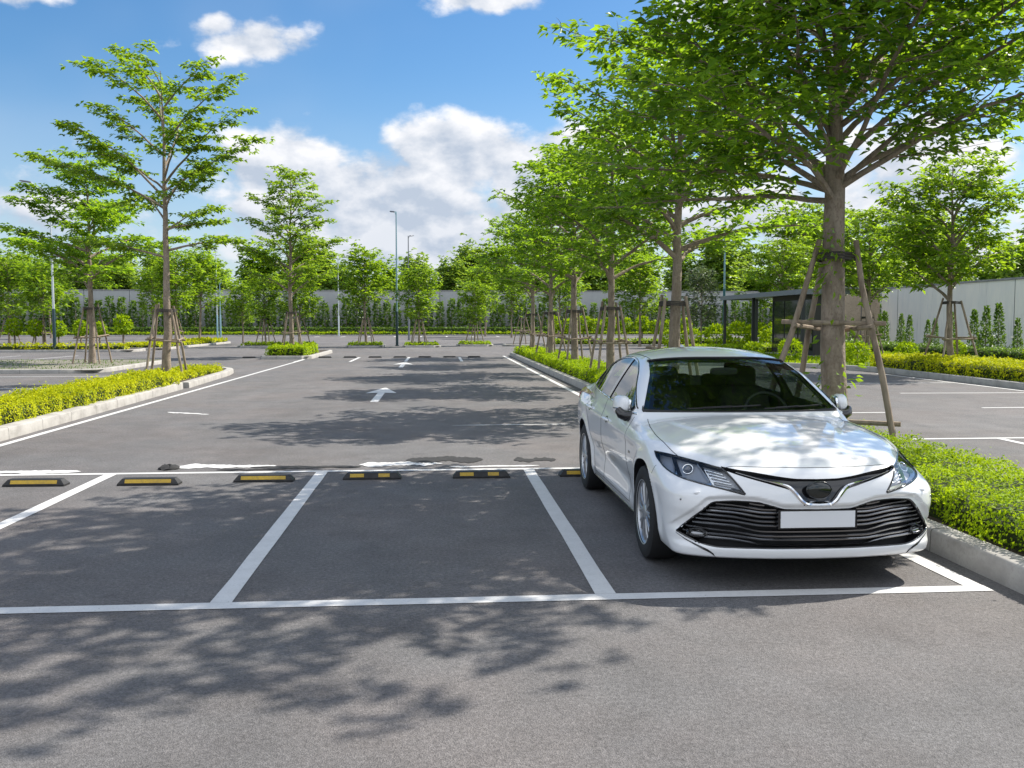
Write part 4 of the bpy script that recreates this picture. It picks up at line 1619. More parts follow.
    # ---- glass
    def pane(G, name, mat, parent, off=-.004, frit=None):
        mb = MB()
        mb.grid(G + car_grad(G) * off, 0)
        # make the normals look outwards
        o = mb.build(name, mat, parent, 80)
        return o
    wsn = pane(ws_grid(21), 'windscreen', wind, root)
    # black printed border of the windscreen, on its inner face
    mb = MB()
    full = ws_grid(41)
    G = full - car_grad(full) * .009
    nI, nJ = G.shape[:2]
    fs = []
    for i in range(nI - 1):
        for j in range(nJ - 1):
            if i < 3 or i >= nI - 3 or j < 1 or j >= nJ - 2:
                fs.append((i * nJ + j, i * nJ + j + 1, (i + 1) * nJ + j + 1, (i + 1) * nJ + j))
    mb.add(G.reshape(-1, 3), fs)
    mb.build('glass_border', gloss, wsn, 80)
    pane(rear_grid(17), 'rear_window', wind, root)
    for s in (-1, 1):
        fd, rd = made[('front_door', s > 0)], made[('rear_door', s > 0)]
        pane(side_band(*panes[0], 13, s), 'window', sideg, fd)
        pane(side_band(*panes[1], 13, s), 'window', sideg, rd)
        pane(side_band(*panes[2], 9, s), 'quarter_window', sideg, root)
    # window surrounds: rubber round the windscreen, black pillars, chrome belt line
    mb = MB()
    e = np.concatenate([ws_l[::-1], ws_u, ws_l[-1:]][:2])
    loop = np.concatenate([ws_u, ws_l[::-1], ws_u[:1]])
    loop = resample(loop, 160)
    mb.tube(loop + car_grad(loop) * .001, .0085, 6)
    mb.build('windscreen_seal', rubber, root, 60)
    for s in (-1, 1):
        mb = MB()
        ys = np.linspace(1.60, 3.98, 90)
        zu = np.interp(ys, up[:, 0], up[:, 1]) + .010
        zl = .988 + .034 * (ys - 1.66) - .008
        zu = np.maximum(zu, zl)
        upc = on_side(ys, zu, s)
        loc_ = on_side(ys, zl, s)
        mb.tube(loc_ + car_grad(loc_) * .002, .009, 6, 0)
        mb.tube(upc[2:-2] + car_grad(upc[2:-2]) * .001, .0065, 6, 1)
        mb.build('window_trim', [chrome, gloss], root, 60)
        for (y0, y1) in ((2.70, 2.79), (3.58, 3.63)):
            G = side_band(y0, y1, 14, s, 0, 5)
            shell(G, .003, .02).build('window_pillar', gloss, root, 60)
    # ---- cowl and wipers
    mb = MB()
    xs = np.linspace(-.78, .78, 40)
    a = on_top(xs, 1.435 + .30 * xs ** 2)
    b = on_front(xs, 1.006 - .006 * np.abs(xs / .785) ** 3, .8)
    G = lerp_grid(b, a, 5)
    mb.grid(G + car_grad(G) * .003)
    mb.build('cowl_panel', rubber, root, 60)
    for (x0, x1, z1) in ((-.45, .12, 1.036), (.14, .62, 1.028)):
        mb = MB()
        P = on_front(np.linspace(x0, x1, 16), np.linspace(1.012, z1, 16), .8)
        mb.tube(P + car_grad(P) * .018, .006, 6)
        mb.tube(np.stack([P[3] + car_grad(P[3]) * .006, P[3] + car_grad(P[3]) * .022, P[9] + car_grad(P[9]) * .024]), .007, 6)
        mb.build('wiper', rubber, root, 60)

    # ---- lower grille: backing, slats, fog lamps
    mb = MB()
    G = grille_grid(7)
    mb.grid(G - car_grad(G) * .085)
    grille = mb.build('lower_grille', black, root, 60)
    heights = list(np.linspace(.302, .555, 10))
    for i, h0 in enumerate(heights):
        xa = np.linspace(0, .835, 46)
        z = h0 - .009 + .026 * sstep(xa, .32, .54) + .055 * np.clip(xa - .50, 0, 1)
        ok = (z < zu_f(xa) - .012) & (z > zl_f(xa) + .008)
        if h0 > .512:
            ok &= xa > .25
        run = xa[ok]
        if len(run) < 4:
            continue
        zz = z[ok]
        runs = [(np.r_[-run[::-1], run[1:] if run[0] == 0 else run], np.r_[zz[::-1], zz[1:] if run[0] == 0 else zz])] if run[0] < .02 else \
               [(-run[::-1], zz[::-1]), (run, zz)]
        for rx, rz in runs:
            P = on_front(rx, rz)
            nn = car_grad(P)
            side = np.tile(np.array([0, 0, 1.0]), (len(P), 1))
            ins = .012
            sec = [(-ins, .0035), (-ins - .006, .0085), (-.062, .0030), (-.062, -.003), (-ins - .003, -.0045)]
            ring = np.stack([P + nn * o + side * zz_ for o, zz_ in sec], 1)
            ring = np.concatenate([ring, ring[:, :1]], 1)
            mb = MB()
            mb.grid(ring)
            mb.add(ring[0][:-1], [tuple(range(len(sec)))])
            mb.add(ring[-1][:-1], [tuple(range(len(sec)))])
            mb.build('slat', satin, grille, 35, recalc=True)
    # rim of the opening
    mb = MB()
    G = grille_grid(2)
    loop = resample(np.concatenate([G[0], G[1][::-1]]), 220)
    mb.tube(loop - car_grad(loop) * .006, .0075, 6)
    mb.build('grille_rim', gloss, grille, 60)
    for s in (-1, 1):
        c = on_front(np.array([.735 * s]), np.array([.355]))[0]
        nn = car_grad(c[None])[0]
        c = c - nn * .012
        ez = np.array([0, 0, 1.0])
        ex = np.cross(ez, nn)
        ex /= np.linalg.norm(ex)
        ey = np.cross(nn, ex)
        B = np.stack([ex, ey, nn], 1)
        mb = MB()
        pf = [(.044, -.05), (.044, .0), (.038, .006), (.034, .0), (.032, -.02)]
        m2 = MB()
        m2.lathe(pf, 24, 'z')
        v = m2.v[0] * np.array([1.55, .72, 1])
        mb.add(v @ B.T + c, m2.f)
        fog = mb.build('fog_lamp', gloss, root, 40)
        v, f_ = superell((0, 0, -.012), (.046, .021, .010), (1, 1), 20, 10)
        mb = MB()
        mb.add(v @ B.T + c, f_)
        mb.build('bulb_lens', satin, fog, 60)
    # dark slits at the bumper's lower corners
    for s in (-1, 1):
        c = smooth_curve([(.846, .338), (.80, .305), (.73, .268), (.665, .238), (.63, .212)], 20)
        w = np.interp(np.linspace(0, 1, 20), [0, .4, 1], [.004, .012, .022])
        G = np.stack([on_front((c[:, 0] + w * .5) * s, c[:, 1] + w), on_front((c[:, 0] - w * .4) * s, c[:, 1] - w * .25)], 0)
        mb = MB()
        mb.grid(G + car_grad(G) * .003)
        mb.build('bumper_slit', gloss, made['bumper'], 60)

    # ---- upper grille with the chrome wing and the dark round emblem
    mb = MB()
    G = v_grid(5)
    mb.grid(G - car_grad(G) * .030)
    ug = mb.build('upper_grille', gloss, root, 60)
    for s in (-1, 1):
        c = smooth_curve([(.50, .746), (.36, .710), (.255, .686), (.195, .668), (.150, .628), (.105, .576), (.075, .560), (0, .557)], 50)
        P = on_front(c[:, 0] * s, c[:, 1])
        th = np.interp(np.linspace(0, 1, 50), [0, .35, .5, .62, .85, 1], [.003, .006, .009, .016, .013, .0105])
        nn = car_grad(P)
        t = np.gradient(P, axis=0)
        t /= np.linalg.norm(t, axis=1)[:, None]
        bn = np.cross(nn, t)
        ring = np.stack([P + bn * th[:, None] - nn * .02, P + bn * th[:, None] * .75 + nn * .004, P + nn * .009, P - bn * th[:, None] * .75 + nn * .004, P - bn * th[:, None] - nn * .02], 1)
        mb = MB()
        mb.grid(ring)
        mb.build('chrome_wing', chrome, ug, 40, recalc=True)
    c = on_front(np.array([0.]), np.array([.652]))[0]
    mb = MB()
    v, f_ = superell((0, c[1] - .006, .648), (.084, .022, .057), (1, 1), 36, 18)
    mb.add(v, f_)
    em = mb.build('emblem', principled('emblem_black', (.006, .010, .009), rough=.12, coat=.8), ug, 80)
    mb = MB()
    a = np.linspace(0, 2 * math.pi, 49)
    mb.tube(np.stack([.078 * np.cos(a), np.full(49, c[1] - .016), .648 + .053 * np.sin(a)], 1), .0035, 6, caps=False)
    mb.build('emblem_ring', gloss, em, 60)

    # ---- headlights
    for s in (-1, 1):
        G = head_grid(s, 9)
        mb = MB()
        mb.grid(G - car_grad(G) * .045)
        hl = mb.build('headlight', principled('lamp_reflector', (.42, .43, .45), rough=.45, metallic=.6), root, 60)
        # black rim
        U, Lw = G[0], G[-1]
        loop = np.concatenate([U, G[:, -1][1:], Lw[::-1][1:], G[::-1, 0][1:]])
        loop = resample(loop, 120)
        mb = MB()
        mb.tube(loop - car_grad(loop) * .001, .0062, 6)
        mb.build('lamp_rim', gloss, hl, 60)
        # chambers: dark wells with chrome dividers, projector and reflector
        for (c0, c1, r0, r1) in ((.24, .56, .10, .80), (.60, .93, .08, .74)):
            W_ = head_grid(s, 7, r0, r1, c0, c1)
            mb = MB()
            mb.grid(W_ - car_grad(W_) * .036)
            mb.build('lamp_well', wellm, hl, 60)
        for (c0, t_) in ((.20, .013), (.575, .012)):
            a_ = head_grid(s, 12, .06, .88, c0, min(c0 + .02, 1))[:, 0]
            b_ = head_grid(s, 12, .06, .88, min(c0 + .08, 1), min(c0 + .1, 1))[:, 0]
            Q = np.stack([a_ - car_grad(a_) * .03, (a_ * .6 + b_ * .4) - car_grad(a_) * .008, b_ - car_grad(b_) * .03], 1)
            mb = MB()
            mb.grid(Q)
            mb.build('lamp_divider', chrome, hl, 30)
        # chrome strip along the lower edge
        a_ = head_grid(s, 24, .80, .82, .15, .98)[0]
        b_ = head_grid(s, 24, .93, .95, .15, .98)[0]
        Q = np.stack([a_ - car_grad(a_) * .026, b_ - car_grad(b_) * .010], 0)
        mb = MB()
        mb.grid(Q)
        mb.build('lamp_strip', principled('lamp_strip_silver', (.6, .62, .65), rough=.22, metallic=.9), hl, 40)
        for (cc, rr, r_) in ((.40, .44, .030),):
            k = head_grid(s, 3, rr, rr + .02, cc, cc + .02)[0, 0]
            nn = car_grad(k[None])[0]
            nn = nn * .6 + np.array([0, -1, 0]) * .4
            nn /= np.linalg.norm(nn)
            v, f_ = superell(k - nn * .026, (r_, r_, r_), (1, 1), 24, 14)
            mb = MB()
            mb.add(v, f_)
            mb.build('projector', principled('projector_lens', (.10, .11, .13), rough=.05, metallic=.3, coat=1), hl, 80)
            a = np.linspace(0, 2 * math.pi, 33)
            ex = np.cross([0, 0, 1.0], nn)
            ex /= np.linalg.norm(ex)
            ey = np.cross(nn, ex)
            mb = MB()
            mb.tube(k - nn * .018 + (r_ + .003) * (np.cos(a)[:, None] * ex + np.sin(a)[:, None] * ey), .004, 6, caps=False)
            mb.build('projector_ring', chrome, hl, 60)
        for q in range(4):
            r_ = .20 + .14 * q
            P = head_grid(s, 3, r_, r_ + .02, .63, .90)[0]
            mb = MB()
            mb.tube(P - car_grad(P) * .028, .0038, 6)
            mb.build('lamp_fin', chrome, hl, 60)
        G2 = head_grid(s, 17)
        mb = MB()
        mb.grid(G2 - car_grad(G2) * .002)
        mb.build('lens_cover', lens, hl, 80)
    # washers and sensors on the bumper
    for s in (-1, 1):
        for (x, z, r_) in ((.735, .615, .019), (.83, .565, .008)):
            k = on_front(np.array([x * s]), np.array([z]))[0]
            mb = MB()
            v, f_ = superell(k, (r_ * (1.5 if r_ > .01 else 1), .006, r_ * .55 if r_ > .01 else r_), (1, 1), 20, 8)
            mb.add(v, f_)
            mb.build('washer_cap' if r_ > .01 else 'parking_sensor', paint if r_ > .01 else satin, made['bumper'], 60)

    # ---- number plate
    yp = on_front(np.array([0.]), np.array([.45]))[0][1] - .022
    mb = MB()
    mb.box((-.255, yp, .400), (.255, yp + .03, .522))
    pl = mb.build('number_plate', gloss, root)
    mb = MB()
    v, f_ = superell((0, yp - .001, .461), (.240, .004, .0525), (.12, .12), 32, 14, None)
    mb.box((-.240, yp - .004, .409), (.240, yp + .002, .513))
    mb.build('plate_face', platem, pl)

    # ---- tail lamps and rear plate
    for s in (-1, 1):
        X, Z = np.meshgrid(np.linspace(.34, .82, 20) * s, np.linspace(.98, .83, 8))
        G = on_rear(X, Z)
        shell(G, .012, .01).build('tail_lamp', redl, root, 60, recalc=True)
    mb = MB()
    mb.box((-.24, 4.84, .72), (.24, 4.90, .83))
    mb.build('rear_plate', platem, root)

    # ---- mirrors, folded in
    for s in (-1, 1):
        c0 = np.array([.918 * s, 1.83, 1.032])
        mb = MB()
        v, f_ = superell((0, 0, 0), (.050, .112, .078), (.70, .75), 32, 20, rotm('Z', -10 * s))
        v[:, 0] += v[:, 2] * -.12 * s - .10 * s * v[:, 1] ** 2 / .12
        mb.add(v + c0, f_)
        mi = mb.build('wing_mirror', paint, root, 80)
        mb = MB()
        mb.tube([(.855 * s, 1.715, .952), (.895 * s, 1.715, .953), (.930 * s, 1.73, .968), (.945 * s, 1.76, .998)], [.05, .045, .042, .034], 12)
        mb.build('mirror_foot', gloss, mi, 50)
        mb = MB()
        v, f_ = superell(c0 + np.array([-.045 * s, .012, -.002]), (.022, .098, .066), (.5, .5), 24, 12, rotm('Z', -10 * s))
        mb.add(v, f_)
        mb.build('mirror_glass', chrome, mi, 60)
        mb = MB()
        P = np.stack([c0[0] + s * (.056 - .25 * (np.linspace(-.08, .08, 12)) ** 2 / .02 * .3), c0[1] + np.linspace(-.08, .08, 12), np.full(12, c0[2] - .022)], 1)
        mb.tube(P, .005, 6)
        mb.build('indicator', satin, mi, 60)

    # ---- door handles
    for s in (-1, 1):
        for key, y, z in (('front_door', 2.50, .845), ('rear_door', 3.42, .872)):
            d = made[(key, s > 0)]
            P = on_side(np.linspace(y - .11, y + .11, 15), np.full(15, z), s)
            nn = car_grad(P)
            off = .030 * np.sin(np.linspace(0, math.pi, 15)) ** .4
            mb = MB()
            mb.tube(P + nn * off[:, None], np.interp(np.linspace(0, 1, 15), [0, .15, .85, 1], [.010, .014, .014, .010]), 10)
            mb.build('door_handle', paint, d, 60)
            G = np.stack([on_side(np.linspace(y - .075, y + .075, 13), z + .030 * np.sin(np.linspace(0.05, math.pi - .05, 13)), s),
                          on_side(np.linspace(y - .075, y + .075, 13), z - .030 * np.sin(np.linspace(0.05, math.pi - .05, 13)), s)])
            mb = MB()
            mb.grid(G + car_grad(G) * .0015)
            mb.build('handle_cup', satin, d, 60)
            mb = MB()
            mb.tube(P + nn * (off[:, None] + .010) - np.array([0, 0, .004]), .0045, 6)
            mb.build('handle_strip', chrome, d, 60)
    # side repeater plate on the wing
    for s in (-1, 1):
        k = on_side(np.array([1.46]), np.array([.70]), s)[0]
        mb = MB()
        mb.box((k[0] - .004, k[1] - .028, k[2] - .010), (k[0] + .004, k[1] + .028, k[2] + .010))
        mb.build('wing_badge', satin, root)
    # sill strips
    for s in (-1, 1):
        P = on_side(np.linspace(1.36, 3.33, 40), np.full(40, .222), s)
        mb = MB()
        mb.tube(P - car_grad(P) * .004, .011, 8)
        mb.build('sill_strip', gloss, root, 60)

    # ---- roof: fin antenna
    mb = MB()
    k = on_top(np.array([0.]), np.array([3.42]))[0]
    v, f_ = superell((0, 3.42, k[2] + .01), (.018, .08, .045), (.9, .9), 20, 12)
    v[:, 1] += (v[:, 2] - k[2]) * .6
    mb.add(v, f_)
    mb.build('antenna', paint, root, 60)
    # roof side channels
    for s in (-1, 1):
        c = smooth_curve([(.560, 2.30), (.568, 2.6), (.568, 3.0), (.555, 3.4)], 30)
        P = on_top(c[:, 0] * s, c[:, 1])
        mb = MB()
        mb.tube(P - car_grad(P) * .002, .0045, 6)
        mb.build('roof_channel', rubber, root, 60)

    # ---- wheels
    def wheel(ax, s):
        w = thing('wheel', None, None, (0, 0, 0))
        w.parent = root
        w.location = (.812 * s, ax, WHEEL_Z + .002)
        mb = MB()
        prof = [(.226, -.105), (.25, -.112), (.300, -.112), (.325, -.100), (.335, -.075), (.337, -.03), (.337, .03), (.335, .075), (.325, .100), (.300, .112), (.25, .112), (.226, .105)]
        mb.lathe([(r, h * s) for r, h in prof], 64, 'x', closed=True)
        for k in range(3):
            pass
        mb.build('tyre', tyrem, w, 40, recalc=True)
        mb = MB()
        mb.lathe([(.226, .105 * s), (.233, .108 * s), (.228, .100 * s), (.214, .085 * s), (.205, .02 * s), (.20, -.08 * s)], 64, 'x')
        mb.m = [0] * len(mb.m)
        mb.f = mb.f[:-2]
        mb.m = mb.m[:-2]
        nsp = 10
        for k in range(nsp):
            a0 = 2 * math.pi * k / nsp
            for da in (-.085, .085):
                a1 = a0 + da
                a2 = a0 + da * 1.75
                pr = []
                for r, aa, hw, x0 in ((.045, a0 + da * .4, .012, .092), (.10, a1 * .5 + a0 * .5 + da * .35, .0095, .094), (.16, a1 + da * .15, .0085, .093), (.218, a2, .010, .088)):
                    d = np.array([math.cos(aa), math.sin(aa)])
                    n = np.array([-d[1], d[0]])
                    q = d * r
                    pr.append([(x0 * s, *(q - n * hw * .55)), ((x0 - .004) * s, *(q - n * hw)), ((x0 - .04) * s, *(q - n * hw)), ((x0 - .04) * s, *(q + n * hw)), ((x0 - .004) * s, *(q + n * hw)), (x0 * s, *(q + n * hw * .55))])
                pr = np.array(pr)
                pr = np.concatenate([pr, pr[:, :1]], 1)
                mb.grid(pr)
        mb.lathe([(.058, .05 * s), (.056, .093 * s), (.046, .099 * s), (0.0, .101 * s)], 32, 'x')
        mb.build('rim', alloy, w, 35, recalc=True)
        mb = MB()
        mb.lathe([(.15, -.01 * s), (.15, .012 * s), (.0, .012 * s)], 40, 'x')
        mb.build('brake_disc', principled('brake_steel', (.20, .20, .21), rough=.4, metallic=.9), w, 40)
        mb = MB()
        mb.lathe([(.21, -.06 * s), (.0, -.06 * s)], 40, 'x')
        mb.build('wheel_backing', black, w, 40)
    for ax in (AXLE_F, AXLE_R):
        for s in (-1, 1):
            wheel(ax, s)

    # ---- cabin
    def blob(name, items, mat, parent=root):
        mb = MB()
        for c, r, e, rot in items:
            v, f_ = superell(c, r, e, 28, 16, rot)
            mb.add(v, f_)
        return mb.build(name, mat, parent, 60)
    for s in (-1, 1):
        x = .36 * s
        st = blob('front_seat', [((x, 2.30, .56), (.25, .27, .10), (.4, .5), None), ((x, 2.60, .82), (.235, .085, .32), (.5, .5), rotm('X', -14))], seatm)
        blob('headrest', [((x, 2.72, 1.205), (.135, .055, .095), (.5, .6), rotm('X', -8))], seatm, st)
    st = blob('rear_seat', [((0, 3.15, .55), (.66, .28, .12), (.3, .4), None), ((0, 3.52, .80), (.66, .10, .27), (.3, .4), rotm('X', -18))], seatm)
    for x in (-.36, 0, .36):
        blob('headrest', [((x, 3.60, 1.115), (.125, .05, .07), (.5, .6), rotm('X', -8))], seatm, st)
    dash = blob('dashboard', [((0, 1.70, .86), (.72, .26, .115), (.3, .4), rotm('X', 4))], principled('dashboard_plastic', (.014, .014, .015), rough=.6))
    a = np.linspace(0, 2 * math.pi, 41)
    B = rotm('X', -24)
    mb = MB()
    ring = np.stack([.185 * np.cos(a), np.zeros(41), .185 * np.sin(a)], 1) @ B.T + np.array([.36, 2.02, .93])
    mb.tube(ring, .016, 8, caps=False)
    mb.tube(np.array([[-.18, 0, 0], [.18, 0, 0]]) @ B.T + np.array([.36, 2.02, .93]), .018, 8)
    mb.build('steering_wheel', rubber, root, 60)
    blob('interior_mirror', [((0, 2.06, 1.285), (.115, .02, .034), (.5, .5), None)], rubber)
    return root


CAR = build_car()
# ------------------------------------------------------------------ walls, pavilion
M_GREYWALL = principled('grey_rendered_wall', (.42, .425, .43), rough=.9, var=[(.5, (.35, .355, .36), .4, .7, (1, 1, .4)), (6, (.37, .375, .38), .5, .7, (1, 1, .3))], bump=(20, .15, .01))
M_PALEWALL = principled('pale_rendered_wall', (.82, .79, .72), rough=.85, var=[(.7, (.70, .69, .655), .42, .7, (1, 1, .35)), (5, (.74, .73, .69), .5, .72, (1, 1, .25)), (1.6, (.44, .445, .43), .60, .78, (3, 3, .25))], bump=(25, .12, .008))
M_TAN = principled('tan_block_wall', (.42, .34, .25), rough=.9, var=[(1.5, (.34, .275, .20), .4, .7, (1, 1, .6)), (9, (.26, .21, .16), .5, .7, (1, 1, 1))], bump=(25, .2, .01))
M_JOINTW = principled('wall_joint', (.10, .105, .11), rough=.95)
M_COPE = principled('wall_coping', (.27, .27, .275), rough=.85, var=[(2, (.18, .18, .18), .45, .7, (1, 1, 1))])
M_DARKMETAL = principled('dark_metal', (.035, .038, .042), rough=.45, metallic=.3)
M_FASCIA = principled('fascia_grey', (.16, .175, .195), rough=.5)


def wall(name, label, x0, x1, y0, y1, h, mat, joint=6.0, along='x', cope=True):
    root = thing(name, label, 'wall', ((x0 + x1) / 2, (y0 + y1) / 2, 0))
    cx, cy = (x0 + x1) / 2, (y0 + y1) / 2
    mb = MB()
    mb.box((x0 - cx, y0 - cy, -.1), (x1 - cx, y1 - cy, h - .08))
    mb.build('wall_face', mat, root)
    if cope:
        mb = MB()
        mb.box((x0 - cx - .06, y0 - cy - .06, h - .078), (x1 - cx + .06, y1 - cy + .06, h + .04))
        mb.build('coping', M_COPE, root)
    mb = MB()
    a, b = (x0, x1) if along == 'x' else (y0, y1)
    for q in np.arange(a + joint * .5, b, joint):
        if along == 'x':
            mb.box((q - cx - .03, y0 - cy - .012, 0), (q - cx + .03, y0 - cy - .002, h - .085))
        else:
            mb.box((x0 - cx - .012, q - cy - .02, 0), (x0 - cx - .002, q - cy + .02, h - .085))
    mb.build('wall_joints', M_JOINTW, root)
    return root


wall('boundary_wall', 'long grey rendered wall closing the car park at the back', -140, 66.0, 120.8, 121.1, 5.7, M_GREYWALL, 5.5)
wall('boundary_wall', 'pale rendered wall along the right behind the cypresses', 33.5, 33.8, 14, 69, 4.25, M_PALEWALL, 7.0, 'y')
wall('boundary_wall', 'tan block wall joining the pale wall behind the big trunk', 26.0, 33.45, 69.2, 69.5, 4.3, M_TAN, 4.0)

pav = thing('pavilion', 'flat-roofed open pavilion with dark glazed room beside the teal lamp post', 'pavilion', (17.2, 47, .12))


def part(name, mat, boxes, parent, smooth=None):
    mb = MB()
    for lo, hi in boxes:
        mb.box(lo, hi)
    return mb.build(name, mat, parent, smooth)


part('roof', M_FASCIA, [((-1.0, -6.0, 2.88), (1.2, 6.0, 3.0)), ((-1.05, -6.05, 2.82), (-.93, 6.05, 3.05)), ((-.928, -6.05, 2.82), (1.2, -5.93, 3.05)), ((-.928, 5.93, 2.82), (1.2, 6.05, 3.05))], pav)
part('floor_slab', M_KERB, [((-.95, -5.9, -.1), (1.2, 5.9, .06))], pav)
for (x, y) in ((-.85, 5.75), (-.85, .9), (-.85, -5.8), (1.0, 5.75)):
    part('post', M_DARKMETAL, [((x - .07, y - .07, .06), (x + .07, y + .07, 2.88))], pav)
room = part('room_wall', principled('dark_cladding', (.028, .027, .027), rough=.6, var=[(3, (.05, .045, .04), .4, .7, (8, 8, .2))]), [((-.3, -5.7, .06), (1.1, -.4, 2.86))], pav)
for i in range(3):
    y0 = -5.6 + i * 1.75
    part('window', principled('dark_pane', (.02, .024, .024), rough=.05, coat=.5), [((-.33, y0, .3), (-.303, y0 + 1.6, 2.6))], room)

# ------------------------------------------------------------------ lamp posts
M_TEAL = principled('teal_paint', (.012, .085, .10), rough=.45)
M_TEALDARK = principled('dark_teal_paint', (.010, .034, .045), rough=.45)
M_LAMPGREY = principled('galvanised_post', (.50, .55, .57), rough=.4, metallic=.35)
M_LAMPBLUE = principled('pale_blue_post', (.20, .33, .38), rough=.42, metallic=.1)
M_HEADLAMP = principled('lamp_head_grey', (.16, .17, .19), rough=.4, metallic=.4)
M_LED = principled('lamp_diffuser', (.75, .76, .78), rough=.3)


def lamp_post(x, y, label, h, upper, lower, arm_az, arm=.6, double=False, group='lamp posts of the car park', low=2.4, hz=0.0):
    root = thing('lamp_post', label, 'lamp post', (x, y, 0), 0, group)
    mb = MB()
    mb.lathe([(.15, 0), (.15, .04), (.095, .05), (.085, low), (.066, low + .05)], 16)
    b_ = mb.build('base', lower, root, 40)
    mb = MB()
    for k in range(4):
        a = math.pi / 4 + k * math.pi / 2
        mb.lathe([(.016, .04), (.016, .07)], 6, 'z', (.135 * math.cos(a), .135 * math.sin(a), 0))
    mb.build('anchor_bolts', M_HEADLAMP, b_)
    mb = MB()
    mb.tube([(0, 0, low + .03), (0, 0, h)], [.066, .042], 14)
    mb.lathe([(.046, h), (.034, h + .05), (0, h + .06)], 12)
    mb.build('pole', upper, root, 40)
    for k in range(2 if double else 1):
        az = arm_az + k * math.pi
        d = np.array([math.cos(az), math.sin(az), 0])
        mb = MB()
        mb.tube([np.array([0, 0, h - .25]), d * arm * .25 + np.array([0, 0, h - .10]), d * arm + np.array([0, 0, h + .08 + hz])], [.035, .033, .03], 8)
        a_ = mb.build('arm', upper, root, 40)
        v, f_ = superell((0, 0, 0), (.34, .12, .05), (.6, .6), 20, 10, rotm('Y', -8))
        R_ = np.array([[math.cos(az), -math.sin(az), 0], [math.sin(az), math.cos(az), 0], [0, 0, 1]])
        mb = MB()
        mb.add(v @ R_.T + d * (arm + .28) + np.array([0, 0, h + .10 + hz]), f_)
        hd = mb.build('lamp_head', M_HEADLAMP, root, 50)
        mb = MB()
        v, f_ = superell((0, 0, 0), (.24, .085, .012), (.5, .5), 20, 8, rotm('Y', -8))
        mb.add(v @ R_.T + d * (arm + .28) + np.array([0, 0, h + .052 + hz]), f_)
        mb.build('diffuser', M_LED, hd, 50)
    return root


lamp_post(-2.9, 67.2, 'tall lamp post with dark foot standing centrally on the far islands', 9.4, M_LAMPBLUE, M_TEALDARK, math.radians(120), .25)
lamp_post(-21.6, 55.0, 'lamp post with a long arm rising behind the dark spreading tree', 8.9, M_LAMPGREY, M_TEALDARK, math.radians(172), 1.1, hz=.55)
lamp_post(-11.8, 113.6, 'thin pale lamp post before the back wall right of the layered tree', 9.3, M_LAMPGREY, M_LAMPGREY, math.radians(20), .4)
lamp_post(-23.4, 102.3, 'pale lamp post right of the tall left trunk', 9.4, M_LAMPGREY, M_LAMPBLUE, math.radians(200), .4)
lamp_post(-23.9, 106, 'short bluish lamp post just behind the pale one', 6.0, M_LAMPBLUE, M_LAMPBLUE, math.radians(10), .3)
lamp_post(20.2, 65.4, 'teal-footed lamp post beside the pavilion roof', 11.0, M_LAMPBLUE, M_TEAL, math.radians(160), .5, low=4.0)
lamp_post(-2.7, 88, 'lamp post whose head just clears the treetops right of the central post', 9.6, M_HEADLAMP, M_HEADLAMP, math.radians(60), .3)

up_ = thing('utility_pole', 'pale utility pole with crossarms above the back wall', 'utility pole', (-29.5, 124, 0))
mb = MB()
mb.tube([(0, 0, 0), (0, 0, 7.6)], [.16, .11], 10)
mb.build('pole', M_LAMPGREY, up_, 40)
for z in (6.9, 6.2):
    mb = MB()
    mb.box((-.9, -.06, z - .06), (.9, .06, z + .06))
    mb.build('crossarm', M_LAMPGREY, up_)

# ------------------------------------------------------------------ tree supports of wooden poles
def support(x, y, z, label, feet, top_z, bar_z, trunk_r, pole_r=.038, group='wooden tree supports', low_bar=None, gap=.12):
    root = thing('tree_support', label, 'tree support', (x, y, z), 0, group)
    r = np.random.default_rng(int(abs(x * 31 + y * 17)))
    tops, foot = [], []
    for (az, rr) in feet:
        a = math.radians(az)
        f_ = np.array([math.cos(a) * rr, math.sin(a) * rr, -.05])
        t = np.array([math.cos(a) * (trunk_r + pole_r * .9 + gap), math.sin(a) * (trunk_r + pole_r * .9 + gap), top_z + r.uniform(-.08, .1)])
        mb = MB()
        k = np.linspace(0, 1, 6)[:, None]
        path = f_ * (1 - k) + t * k + r.normal(0, .008, (6, 3))
        mb.tube(path, pole_r * np.array([1.05, 1, 1.02, .97, .95, .9]), 8)
        mb.build('pole', M_STAKE, root, 50)
        tops.append(t)
        foot.append(f_)
    n = len(feet)
    for i in range(n):
        j = (i + 1) % n
        k = (bar_z + .05) / (top_z + .05)
        a = foot[i] * (1 - k) + tops[i] * k
        b = foot[j] * (1 - k) + tops[j] * k
        d = unit(b - a)
        o = np.cross(d, [0, 0, 1.0]) * pole_r * 1.6
        mb = MB()
        mb.tube(np.array([a - d * .14 + o, b + d * .14 + o]) + np.array([0, 0, (i % 2) * pole_r * 1.2]), pole_r * .75, 7)
        mb.build('crossbar', M_STAKE, root, 50)
        if low_bar and i == n - 1:
            k = (low_bar + .05) / (top_z + .05)
            a = foot[i] * (1 - k) + tops[i] * k
            b = foot[j] * (1 - k) + tops[j] * k
            d = unit(b - a)
            mb = MB()
            mb.tube(np.array([a - d * .10 + o, b - d * .25 + o]), pole_r * .8, 7)
            mb.build('crossbar', M_STAKE, root, 50)
    mb = MB()
    for q in (-.03, 0.0, .03):
        a = np.linspace(0, 2 * math.pi, 25)
        rr = trunk_r + pole_r * 1.2 + gap
        mb.tube(np.stack([rr * np.cos(a), rr * np.sin(a), np.full(25, top_z - .10 + q) + .01 * np.sin(a * 2)], 1), .014, 6, caps=False)
    mb.build('rope_tie', M_ROPE, root, 60)
    return root


